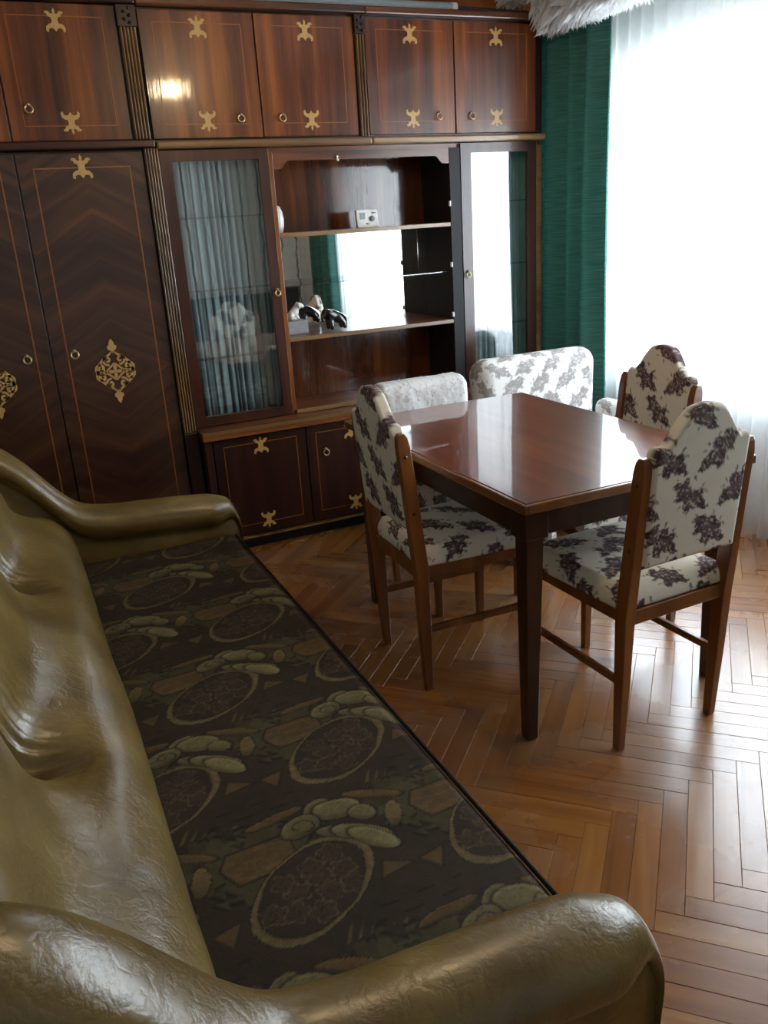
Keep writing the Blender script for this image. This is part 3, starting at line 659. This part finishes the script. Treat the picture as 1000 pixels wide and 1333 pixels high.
def chair(name, label, cat, loc, rot, group, seed, back='arch', proto=None):
    t = thing(name, label, cat, loc, rot, group, local=True)
    for s in (-1, 1):
        # rear leg continues as the back post, raked and rounded on top
        m = MB(); st = [(.0, .174, .010, .012, .013), (.20, .176, .004, .014, .018), (.42, .178, .0, .017, .022), (.47, .178, -.005, .017, .022), (.70, .177, -.026, .015, .021), (.83, .177, -.040, .014, .020), (.858, .177, -.043, .013, .016), (.870, .177, -.045, .012, .009)]
        if back != 'arch': st = st[:5]+[(.80, .177, -.036, .014, .018)]
        vs = []; fs = []
        for (z, x, y, hx, hy) in st:
            for a, b in ((-1, -1), (1, -1), (1, 1), (-1, 1)): vs.append((s*x+a*hx, y+b*hy, z))
        for k in range(len(st)-1):
            for q in range(4): fs.append((k*4+q, k*4+(q+1) % 4, k*4+4+(q+1) % 4, k*4+4+q))
        fs += [(3, 2, 1, 0), tuple(len(vs)-4+q for q in range(4))]
        m.add(vs, fs); rl = m.build('rear_leg', 'chair_wood', t, .003)
        if back == 'arch':
            for z_, y_ in ((.80, -.038), (.62, -.020)): MB().tube([(s*.177+s*.012, y_, z_), (s*.177+s*.0165, y_, z_)], .006, 10).build('dowel_plug', 'dark', rl)
        MB().taper((s*.180, .400, .0), (.012, .012), (s*.182, .402, .437), (.017, .017)).build('front_leg', 'chair_wood', t, .003)
        MB().box(s*.170-.009, s*.170+.009, .022, .385, .395, .437).build('side_rail', 'chair_wood', t, .002)
        m = MB(); m.taper((s*.1765, .016, .2), (.007, .01), (s*.1765, .016, .2), (.007, .01)); m = MB(); m.box(s*.175-.007, s*.175+.007, .018, .390, .205, .228); m.build('stretcher', 'chair_wood', t, .002)
    boxpart('rear_rail', 'chair_wood', t, -.164, .164, -.012, .010, .395, .437, .002)
    boxpart('front_rail', 'chair_wood', t, -.166, .166, .392, .410, .395, .437, .002)
    seat_mesh(seed).build('seat', 'floral', t)
    if back == 'arch':
        back_panel_mesh(seed).build('backrest', 'floral', t)
    return t
chair('dining_chair', 'floral dining chair at the near end of the table, back towards the viewer', 'chair', (2.549, -2.191, 0), .028, 'floral dining chairs around the table', 1)
chair('dining_chair', 'floral dining chair on the sofa side of the table, seen from behind', 'chair', (2.055, -1.454, 0), -1.604, 'floral dining chairs around the table', 2)
chair('dining_chair', 'floral dining chair on the window side, arched back facing the viewer', 'chair', (3.067, -1.484, 0), 1.564, 'floral dining chairs around the table', 3)
# far chair under a rumpled cover
far = chair('dining_chair', 'low-backed chair under a rumpled white cover at the far end of the table', 'chair', (2.525, -.775, 0), PI, 'floral dining chairs around the table', 4, back='low')
def cover_mesh():
    nu, nv = 120, 90; u = np.linspace(-1, 1, nu)[:, None]*np.ones((1, nv)); v = np.linspace(0, 1, nv)[None]*np.ones((nu, 1))
    hw = .205; zb = .52; zt = .842-.045*np.clip((np.abs(u)-.82)/.18, 0, 1)**2.2
    x = hw*u; z = zb+(zt-zb)*v; e = np.minimum((1-np.abs(u))*hw, np.minimum(v*.3+.05, 1-v)*.32); pr = np.sqrt(np.clip(1-(1-np.clip(e/.045, 0, 1))**2, 0, 1))
    rum = (fbm(x*13, z*13, 8)-.5)*.012
    yc = -.012-.035*((z-.45)/.4)
    F = np.stack([x, yc+.026+.034*pr+rum, z+rum*.3], -1); B = np.stack([x, yc-.024-.030*pr-rum, z+rum*.3], -1)
    n = fbm(x*55, z*20, 21, 5); line = 1-sstep(.0, .035, np.abs(n-.5)); n2 = fbm(x*80+9, z*40, 25, 4); line2 = 1-sstep(0, .03, np.abs(n2-.47))
    c = np.ones(x.shape+(3,))*np.array((.72, .72, .72)); k = np.clip(line*.8+line2*.5, 0, .85)[..., None]; c = c*(1-k)+np.array((.30, .29, .32))*k
    return sheet_solid(F, B, c, c)
cov = cover_mesh().build('backrest_cover', 'floral', far); cov['label'] = 'rumpled white cover with grey sketchy pattern'
m = MB()
for i in range(18):
    x = random.uniform(-.18, .18); z = .838-.02*max(0, (abs(x)-.16)/.04)
    m.tube([(x, -.045+random.uniform(-.03, .03), z-.006), (x+random.uniform(-.006, .006), -.045+random.uniform(-.03, .03), z+random.uniform(.002, .010))], [.003, .001], 5)
m.build('loose_threads', 'feather', far)

# ------------------------------------------------------------------ dining table
TX0, TX1, TY0, TY1, TZ = 2.131, 2.937, -2.082, -.865, .75
t = thing('dining_table', 'polished reddish-brown rectangular dining table on dark square legs', 'table', ((TX0+TX1)/2, (TY0+TY1)/2, 0))
boxpart('tabletop', 'tabletop', t, TX0+.012, TX1-.012, TY0+.012, TY1-.012, .724, TZ, .0015)
m = MB(); m.box(TX0, TX0+.0115, TY0, TY1, .722, .7485); m.box(TX1-.0115, TX1, TY0, TY1, .722, .7485); m.box(TX0+.0115, TX1-.0115, TY0, TY0+.0115, .722, .7485); m.box(TX0+.0115, TX1-.0115, TY1-.0115, TY1, .722, .7485)
m.build('edge_band', 'table_edge', t, .003)
AX, AY = .022, .030
for nm, b in (('apron', (TX0+AX+.075, TX1-AX-.075, TY0+AY+.008, TY0+AY+.028)), ('apron', (TX0+AX+.075, TX1-AX-.075, TY1-AY-.028, TY1-AY-.008)), ('apron', (TX0+AX+.008, TX0+AX+.028, TY0+AY+.075, TY1-AY-.075)), ('apron', (TX1-AX-.028, TX1-AX-.008, TY0+AY+.075, TY1-AY-.075))):
    boxpart(nm, 'table_leg', t, *b, .640, .7235, .002)
for sx in (0, 1):
    for sy in (0, 1):
        cx = TX0+AX+.037 if sx == 0 else TX1-AX-.037; cy = TY0+AY+.037 if sy == 0 else TY1-AY-.037
        m = MB(); m.box(cx-.037, cx+.037, cy-.037, cy+.037, .634, .7235); m.taper((cx, cy, 0), (.018, .018), (cx, cy, .634), (.028, .028)); m.build('leg', 'table_leg', t, .003)

# ------------------------------------------------------------------ floral armchair by the curtain
def pad(P0, P1, r, seed, axis='y', n=110, ground=(.76, .75, .72)):   # rounded upholstered block; broad faces look along axis
    lo, hi = np.array(P0), np.array(P1); k = {'x': (1, 2, 0), 'y': (0, 2, 1), 'z': (0, 1, 2)}[axis]
    hu, hv, hw = (hi[k[0]]-lo[k[0]])/2, (hi[k[1]]-lo[k[1]])/2, (hi[k[2]]-lo[k[2]])/2; c = (lo+hi)/2
    s1 = np.sin(np.linspace(-PI/2, PI/2, n)); u = s1[:, None]*np.ones((1, n)); v = s1[None]*np.ones((n, 1))
    # pull the corners in so the outline is rounded too
    du, dv = np.clip(np.abs(u)*hu-(hu-r), 0, r), np.clip(np.abs(v)*hv-(hv-r), 0, r); dd = np.maximum(du, dv); L = np.hypot(du, dv); f = np.where(L > 1e-9, dd/np.maximum(L, 1e-9), 1)
    U = np.sign(u)*(np.abs(u)*hu-du+du*f); V = np.sign(v)*(np.abs(v)*hv-dv+dv*f)
    e = np.clip(dd/r, 0, 1); pr = np.sqrt(np.clip(1-e**2, 0, 1)); rr = min(r, hw)
    W_ = hw-rr+rr*pr+.010*(1-u**2)*(1-v**2)
    def pos(sg):
        P = np.zeros(u.shape+(3,)); P[..., k[0]] = c[k[0]]+U; P[..., k[1]] = c[k[1]]+V; P[..., k[2]] = c[k[2]]+sg*W_; return P
    dr = (hw-W_)
    pu = U+np.where(du > dv, np.sign(u)*dr, 0)+.07*seed; pv = V+np.where(du > dv, 0, np.sign(v)*dr)+.11*seed
    cf = floral_cols(pu, pv, seed, .15, ground); cb = floral_cols(pu+.33, pv, seed+1, .15, ground)
    cf = cf*.68+np.array(ground)*.32; cb = cb*.68+np.array(ground)*.32
    sg = 1 if axis in 'zx' else -1
    A, B = pos(sg), pos(-sg)
    m = sheet_solid(A, B, cf, cb); return m
t = thing('armchair', 'white floral upholstered armchair between the table and the green curtain', 'armchair', (3.37, -.6, 0))
pad((2.955, -.51, .22), (3.625, -.35, .825), .075, 12, 'y', 150).build('backrest', 'floral', t)
pad((3.03, -1.00, .20), (3.60, -.515, .42), .06, 13, 'z').build('seat', 'floral', t)
pad((2.945, -1.02, .08), (3.025, -.515, .56), .04, 14, 'x').build('armrest', 'floral', t); pad((3.632, -1.02, .08), (3.735, -.45, .56), .045, 15, 'x').build('armrest', 'floral', t)
for x in (3.06, 3.60):
    for y in (-.95, -.40): MB().taper((x, y, 0), (.015, .015), (x, y, .10), (.02, .02)).build('leg', 'chair_wood', t, .002)

# ------------------------------------------------------------------ sofa
SY0, SY1 = -2.985, -.955
t = thing('sofa', 'long olive leatherette sofa with patterned velour seat along the left wall', 'sofa', (1.2, -1.97, 0))
def seat_pattern(x, y):
    base = np.array((.034, .022, .011)); olive = np.array((.062, .052, .020)); oliv2 = np.array((.075, .066, .026)); tan = np.array((.105, .064, .022)); gold = np.array((.17, .115, .045)); light = np.array((.195, .165, .072)); darkc = np.array((.012, .008, .006)); plum = np.array((.030, .020, .012))
    n = fbm(x*14, y*14, 2); col = base*(.8+.5*n[..., None])
    wx = (fbm(x*22, y*22, 31)-.5)*.02; wy = (fbm(x*22+9, y*22, 32)-.5)*.02
    fine = fbm(x*160, y*160, 40, 3)
    def put(mask, c, k=1.):
        nonlocal col
        mm = np.clip(mask, 0, 1)[..., None]*k; col = col*(1-mm)+np.asarray(c)*mm
    def poly(px, py, pts):                       # signed distance of a convex polygon (positive inside)
        d = np.full(px.shape, 9.); A = sum(pts[i][0]*pts[(i+1) % len(pts)][1]-pts[(i+1) % len(pts)][0]*pts[i][1] for i in range(len(pts)))
        sg = 1 if A > 0 else -1
        for i in range(len(pts)):
            a, b = pts[i], pts[(i+1) % len(pts)]; ex, ey = b[0]-a[0], b[1]-a[1]; l = math.hypot(ex, ey)
            d = np.minimum(d, sg*(ex*(py-a[1])-ey*(px-a[0]))/l)
        return d
    cent = [(1.345+.363*i+(.18 if j % 2 else 0), -2.543+.342*j) for j in range(-2, 6) for i in range(-2, 3)]
    for cx, cy in cent:
        dx, dy = x-cx, y-cy
        if np.hypot(dx, dy).min() > .4: continue
        jx, jy = dx+.012*np.sign(np.sin(dy*140)), dy+.010*np.sign(np.sin(dx*120))
        d = poly(jx, jy, [(-.245, -.050), (-.190, .035), (-.06, .04), (.02, -.02), (-.06, -.14), (-.165, -.135)])
        put(sstep(-.004, .004, d), olive); put((1-sstep(.002, .006, np.abs(d))), darkc, .9)
    for cx, cy in cent:
        dx, dy = x-cx, y-cy
        if np.hypot(dx, dy).min() > .4: continue
        jx, jy = dx+.010*np.sign(np.sin(dy*160+1)), dy+.008*np.sign(np.sin(dx*150))
        d = poly(jx, jy, [(.10, .02), (.19, .06), (.25, .0), (.22, -.06), (.14, -.08)]); put(sstep(-.003, .003, d), oliv2, .5); put(1-sstep(.002, .005, np.abs(d)), darkc, .8)
        # elongated hexagon
        d = poly(dx, dy, [(-.178, -.044), (-.160, -.010), (-.045, -.006), (-.045, -.085), (-.155, -.092)])
        put(sstep(-.002, .002, d), tan*(.75+.5*fine.mean())); put(sstep(-.002, .002, d)*sstep(.55, .7, fbm(dx*25, dy*140, 50, 3)), gold, .45); put(1-sstep(.0012, .0035, np.abs(d)), darkc, .85)
        # bow tie
        for pts in ([(.080, -.150), (.128, -.178), (.062, -.190)], [(.138, -.176), (.190, -.165), (.165, -.215)]):
            d = poly(dx, dy, pts); put(sstep(-.002, .002, d), tan); put(1-sstep(.001, .003, np.abs(d)), darkc, .8)
    for cx, cy in cent:
        dx, dy = x-cx+wx*.4, y-cy+wy*.4
        if np.hypot(dx, dy).min() > .4: continue
        # tilted oval medallion: rope ring, inside packed with dark flowers
        ox, oy = -.045, -.150; an = .62; a = (dx-ox)*math.cos(an)+(dy-oy)*math.sin(an); b = -(dx-ox)*math.sin(an)+(dy-oy)*math.cos(an)
        rr = np.hypot(a/.122, b/.080); ins = 1-sstep(.97, 1.01, rr); th = np.arctan2(b, a)
        put(ins, plum, .95)
        for q in range(11):                                          # whorled blossoms
            qa = q*2.399; qr = .085*math.sqrt((q+.5)/11); bx0, by0 = qr*1.12*math.cos(qa), qr*.72*math.sin(qa)
            pd = np.hypot(a-bx0, b-by0)/.024; pt = np.arctan2(b-by0, a-bx0); pet = 1+.18*np.cos(5*pt+q)
            inn = (1-sstep(.85, 1., pd/pet))*ins
            put(inn, (.060, .038, .020), .8); put(inn*(1-sstep(.12, .3, np.abs(np.sin(pd*5.5+pt)))), darkc, .85); put(inn*(1-sstep(0, .10, np.abs(pd/pet-.86))), gold, .55)
        wid = .030+.050*np.clip(np.cos(th+.35), 0, 1)**2+.045*np.clip(np.cos(th+3.0), 0, 1)**2
        ring = np.abs(rr-1.0); rope = .65+.35*np.sin(th*34+rr*40)
        put(1-sstep(wid*.85, wid*1.1, ring), gold*.8, .95); put((1-sstep(wid*.85, wid*1.1, ring))*np.clip(rope, 0, 1)*(rr > 1-wid*.3), light, .6)
        put(1-sstep(.006, .018, np.abs(ring-wid-.008)), darkc, .9)
        # ribbon tail at the lower left of the oval
        for q in range(6):
            d = poly(dx, dy, [(-.03+q*.018, -.262-.006*q), (-.018+q*.018, -.250-.004*q), (-.034+q*.018, -.285), (-.044+q*.018, -.288)]); put(sstep(-.001, .002, d), gold, .6)
        # scrolled acanthus above the oval
        for (lx, ly, la, lb, rot, c) in ((-.055, .040, .060, .012, .10, tan*1.1), (.135, .018, .060, .013, -.45, tan*1.2), (.150, -.05, .016, .036, -.3, gold), (.028, .030, .032, .020, .5, light*.75), (.060, .010, .046, .029, -.25, light*.95), (.098, -.020, .026, .020, -.6, light*.85), (-.018, -.004, .040, .027, .3, light*.75), (.052, -.052, .056, .017, -.45, light*.7), (.078, -.070, .060, .021, -.62, light*.95), (.092, -.092, .052, .022, -.85, light*1.1)):
            p = (dx-lx)*math.cos(rot)+(dy-ly)*math.sin(rot); q = -(dx-lx)*math.sin(rot)+(dy-ly)*math.cos(rot)
            e = np.hypot(p/la, q/lb); inn = 1-sstep(.90, 1.0, e)
            put(1-sstep(1.0, 1.16, e), darkc, .9); put(inn, c)
            put(inn*sstep(-.1, 1.0, -q/lb*.8), c*.30, .9); put(inn*sstep(.55, .9, e)*sstep(-.2, .5, q/lb), c*1.5, .6)
            put(inn*(1-sstep(.0, .22, np.abs(np.sin((q/lb-.35*(p/la)**2)*5.2)))), c*.4, .7)
        e = np.hypot((dx+.018)/.034, (dy+.004)/.023); put((1-sstep(.9, 1, e))*(1-sstep(.1, .35, np.abs(np.sin(e*4.2+.5*np.arctan2(dy+.004, dx+.018))))), darkc, .9)
        # jagged dark key lines on the ground
        jy = dy+.022+.014*np.sign(np.sin(dx*95)); put((1-sstep(.0015, .004, np.abs(jy+.235)))*(np.abs(dx-.10) < .085), darkc, .9)
    return col*(.58+.36*fine[..., None])*(.8+.4*fbm(x*45, y*45, 90, 3)[..., None])
nx, ny = 210, 640
sx = np.linspace(0, 1, nx)[:, None]*np.ones((1, ny)); yy = np.linspace(SY0+.002, SY1-.002, ny)[None]*np.ones((nx, 1))
x0s, x1s = 1.00, 1.645
arc = sx*(x1s-x0s+.12)
flat = x1s-x0s-.03
xs = np.where(arc < flat, x0s+arc, x0s+flat+.03*np.sin(np.clip((arc-flat)/.03, 0, PI/2)))
zs = np.where(arc < flat, .42, .42-.03*(1-np.cos(np.clip((arc-flat)/.03, 0, PI/2)))-np.clip(arc-flat-.03*PI/2, 0, 1))
zs = zs+.006*(fbm(xs*4, yy*3, 77)-.5)*(arc < flat)
m = MB().grid(np.stack([xs, yy, zs], -1)); m.c = seat_pattern(x0s+arc, yy).reshape(-1, 3)
so = m.build('seat_cushion', 'velour', t); so.modifiers.new('thickness', 'SOLIDIFY').thickness = .012; so['label'] = 'dark olive velour with scroll and oval pattern'
MB().tube([(1.640, y, .417) for y in np.linspace(SY0+.004, SY1-.004, 40)], .0045, 8).build('piping', 'velour', t)
MB().box(.99, 1.615, SY0, SY1, .10, .372).build('base', 'leather', t, .004)
# back: lower bolster, pillow panels gathered into pleated tufts
prof = np.array([(1.05, .33), (1.085, .37), (1.104, .42), (1.104, .48), (1.088, .54), (1.042, .592), (.978, .630), (.930, .672), (.908, .73), (.894, .78), (.872, .825), (.838, .85), (.800, .845), (.775, .80), (.760, .70), (.755, .50), (.755, .12)])
def cr(P, n):
    d = np.r_[0, np.cumsum(np.hypot(*np.diff(P, axis=0).T))]; tt = np.linspace(0, d[-1], n); Q = np.zeros((n, 2))
    for k in range(2):
        m_ = np.gradient(P[:, k], d); i = np.clip(np.searchsorted(d, tt)-1, 0, len(d)-2); h = d[i+1]-d[i]; s = (tt-d[i])/h
        Q[:, k] = (2*s**3-3*s**2+1)*P[i, k]+(s**3-2*s**2+s)*h*m_[i]+(-2*s**3+3*s**2)*P[i+1, k]+(s**3-s**2)*h*m_[i+1]
    return Q
nt_, nyb = 90, 520
Q = cr(prof, nt_); ybk = np.linspace(SY0-.05, SY1+.03, nyb)
tg = np.gradient(Q, axis=0); nn = np.stack([-tg[:, 1], tg[:, 0]], 1); nn /= np.linalg.norm(nn, axis=1)[:, None]; nn = -nn
TUFTS = (-2.42, -1.58)
front = np.where(np.arange(nt_) < nt_*.62, 1., 0.)
zq = Q[:, 1]
off = np.zeros((nyb, nt_))
for yt in TUFTS:
    dy = ybk[:, None]-yt
    up = sstep(.60, .67, zq)[None]*(1-sstep(.83, .90, zq))[None]
    off -= .085*np.exp(-np.abs(dy)/.050)*up
    off += .011*np.cos(2*PI*dy/.023+1.0)*np.exp(-(dy/.055)**2)*up
    dimple = np.exp(-(dy/.05)**2-((zq[None]-.655)/.026)**2); off -= .02*dimple
endd = np.minimum(ybk-(SY0-.05), (SY1+.03)-ybk)[:, None]; off -= .10*np.clip(1-endd/.13, 0, 1)**2*sstep(.60, .72, zq)[None]
off += .010*np.cos((ybk+2.00)/.42*PI)[:, None]*sstep(.56, .66, zq)[None]
YY = ybk[:, None]*np.ones((1, nt_))
off += .012*(fbm(YY*5, zq[None]*8+0*YY, 91, 3)-.5)
off *= front[None]
P = np.stack([Q[None, :, 0]+nn[None, :, 0]*off, YY, Q[None, :, 1]+nn[None, :, 1]*off], -1)
bk = MB().grid(P)
bk.build('backrest', 'leather', t)
# arms: a fat roll that sweeps up into the back as a wing
ARM = np.array([(1.672, .36), (1.668, .49), (1.645, .535), (1.60, .556), (1.50, .572), (1.35, .583), (1.22, .594), (1.14, .616), (1.09, .660), (1.04, .722), (.99, .785), (.94, .835), (.88, .872), (.80, .882), (.72, .875)])
def arm(yc, inner):
    Qa = cr(ARM, 90); n = len(Qa); sec = 40; P = np.zeros((n, sec, 3)); R = .078
    for i, (x, zt) in enumerate(Qa):
        cap = sstep(1.672, 1.56, np.array(x)).item()                 # 0 at the very tip
        rr = R*(.55+.45*cap)
        zc = zt-rr*.80; hw = .045*(.7+.3*cap)
        pts = [(hw, .06), (hw, max(.10, zc-.16)), (hw, zc-rr*.85)]
        angs = np.linspace(-PI*.32, PI*1.32, sec-6)
        roll = [(rr*math.cos(a), zc+rr*.80*math.sin(a)) for a in angs]
        pts = pts+roll+[(-hw, zc-rr*.85), (-hw, max(.10, zc-.16)), (-hw, .06)]
        for j, (dy, z) in enumerate(pts): P[i, j] = (x, yc+inner*dy, max(z, .06))
    m = MB().grid(P[:, ::-1] if inner > 0 else P)
    tip = [i for i in range(sec)]; m.f.append(tuple(tip)); m.sm.append(False); m.f.append(tuple((n-1)*sec+i for i in tip)); m.sm.append(False)
    o = m.build('armrest', 'leather', t); o.modifiers.new('weld', 'WELD').merge_threshold = .0005; return o
arm(SY0-.075, 1); arm(SY1+.075, -1)
for x in (.80, 1.60):
    for y in (SY0+.05, SY1-.05): MB().taper((x, y, 0), (.02, .02), (x, y, .10), (.025, .025)).build('foot', 'dark', t, .002)

# ------------------------------------------------------------------ curtains
def curtain(name, mat, x, ya, yb, za, zb, amp, wl, seed, parent=None, nz=50, per=10, flare=0., puddle=0.):
    rr = np.random.default_rng(seed); n = int(abs(yb-ya)/wl*per*2); ys = np.linspace(ya, yb, n); zs = np.linspace(za, zb, nz)
    ph = 2*PI*(ys-ya)/wl+1.3*np.sin(ys*5.1+seed)+.6*np.sin(ys*13+seed); h = (zs-za)/(zb-za)
    P = np.zeros((n, nz, 3)); a = amp*(.75+.35*(1-h)); 
    P[..., 0] = x+a[None]*np.sin(ph[:, None]+.35*np.sin(4*h+seed)[None])+.3*amp*np.sin(.5*ph+2)[:, None]*(1-h)[None]
    P[..., 1] = ys[:, None]+flare*(1-h)[None]*np.sin(ys*9)[:, None]; P[..., 2] = zs[None]
    if puddle: 
        k = np.clip((.10-h)/.10, 0, 1)[None]; P[..., 0] -= puddle*k**2*(.6+.4*np.sin(ys*11)[:, None])
    return MB().grid(P).build(name, mat, parent, origin=None)
RODX = 3.87
t = thing('curtain_rail', 'white curtain rail above the window, hidden by shaggy trim', 'curtain rail', (3.92, -1.3, 2.36))
MB().box(3.685, 3.96, -3.4, .45, 2.360, 2.380).build('rail', 'pvc', t, .003)
for yy in (-3.2, -1.4, .3): boxpart('bracket', 'pvc', t, 3.961, 4.099, yy-.015, yy+.015, 2.362, 2.378, .002)
c1 = curtain('green_curtain', 'green', 3.732, -.405, .30, .015, 2.352, .042, .17, 2); tag(c1, 'dark green slub curtain hanging right of the wall unit', 'curtain', 'green window curtains')
c2 = curtain('green_curtain', 'green', 3.83, -3.42, -2.86, .015, 2.352, .034, .13, 6); tag(c2, 'green curtain at the far end of the window, seen only in the niche mirror', 'curtain', 'green window curtains')
sh = curtain('sheer_curtain', 'sheer', 3.955, -3.3, -.12, .006, 2.352, .020, .085, 4, per=8, puddle=.05); tag(sh, 'white sheer curtain covering the bright window down to the floor', 'curtain')
for o in (c1, c2):
    o.modifiers.new('thickness', 'SOLIDIFY').thickness = .002
# shaggy white trim over the rail
fm = MB()
def shag(cx, cy, cz, sx_, sy_, sz_, n, lmin, lmax, droop):
    for _ in range(n):
        p = Vector((cx+random.gauss(0, sx_), cy+random.gauss(0, sy_), cz+random.gauss(0, sz_)))
        d = Vector((random.gauss(-.25, .5), random.gauss(0, .5), random.gauss(-droop, .45))).normalized(); L = random.uniform(lmin, lmax); s = d.cross(Vector((random.random(), random.random(), random.random()))).normalized()*random.uniform(.006, .013)
        q = p+d*L*.5+Vector((0, 0, -.004)); e = p+d*L+Vector((0, 0, -.02))
        k = d.cross(s).normalized()*.003
        bad = lambda a: (a.z < 2.395 and a.y > -.036) or a.x > 3.676 or a.z > 2.60 or a.z < 2.22
        if bad(p) or bad(q) or bad(e) or bad(q-s) or bad(q+s): continue
        fm.add([p-s*.4, p+s*.4, q-s+k, q+s+k, e], [(0, 1, 3, 2), (2, 3, 4)], True)
for yv in np.linspace(.16, -.98, 32):
    shag(3.635 if yv < -.05 else 3.60, yv, 2.355+.04*math.sin((yv+.1)*4)+(.05 if yv > -.05 else 0), .022, .03, .03, 230, .05, .11, .9)
fo = fm.build('shaggy_pelmet', 'feather'); tag(fo, 'white feathery pelmet trim hanging over the top of the green curtain', 'pelmet')

# ------------------------------------------------------------------ behind the camera (seen in the mirror and in gloss)
t = thing('ceiling_lamp', 'single-bulb brass ceiling lamp with a shallow dish over the middle of the room', 'lamp', (2.26, -2.0, ZC))
MB().lathe([(.06, -.001), (.05, -.03), (.010, -.045), (.010, -.20), (.022, -.205), (.022, -.255), (.010, -.26)], (2.26, -2.0, ZC), 20).build('stem', 'brass', t)
MB().lathe([(.024, -.215), (.10, -.235), (.16, -.262), (.162, -.266), (.10, -.240), (.024, -.220)], (2.26, -2.0, ZC), 32).build('dish_shade', 'brass', t)
MB().lathe([(.014, -.261), (.022, -.285), (.031, -.308), (.031, -.322), (.022, -.340), (.005, -.349)], (2.26, -2.0, ZC), 20).build('bulb', 'bulb', t)
t = thing('daybed', 'dark grey daybed against the wall opposite the wall unit', 'bed', (3.2, -4.15, 0))
boxpart('base', 'charcoal', t, 2.45, 3.85, -4.50, -3.72, .02, .30, .01); boxpart('mattress', 'bedding', t, 2.46, 3.84, -4.46, -3.73, .301, .46, .04)
boxpart('headboard', 'charcoal', t, 2.45, 4.05, -4.545, -4.502, .02, .86, .015)
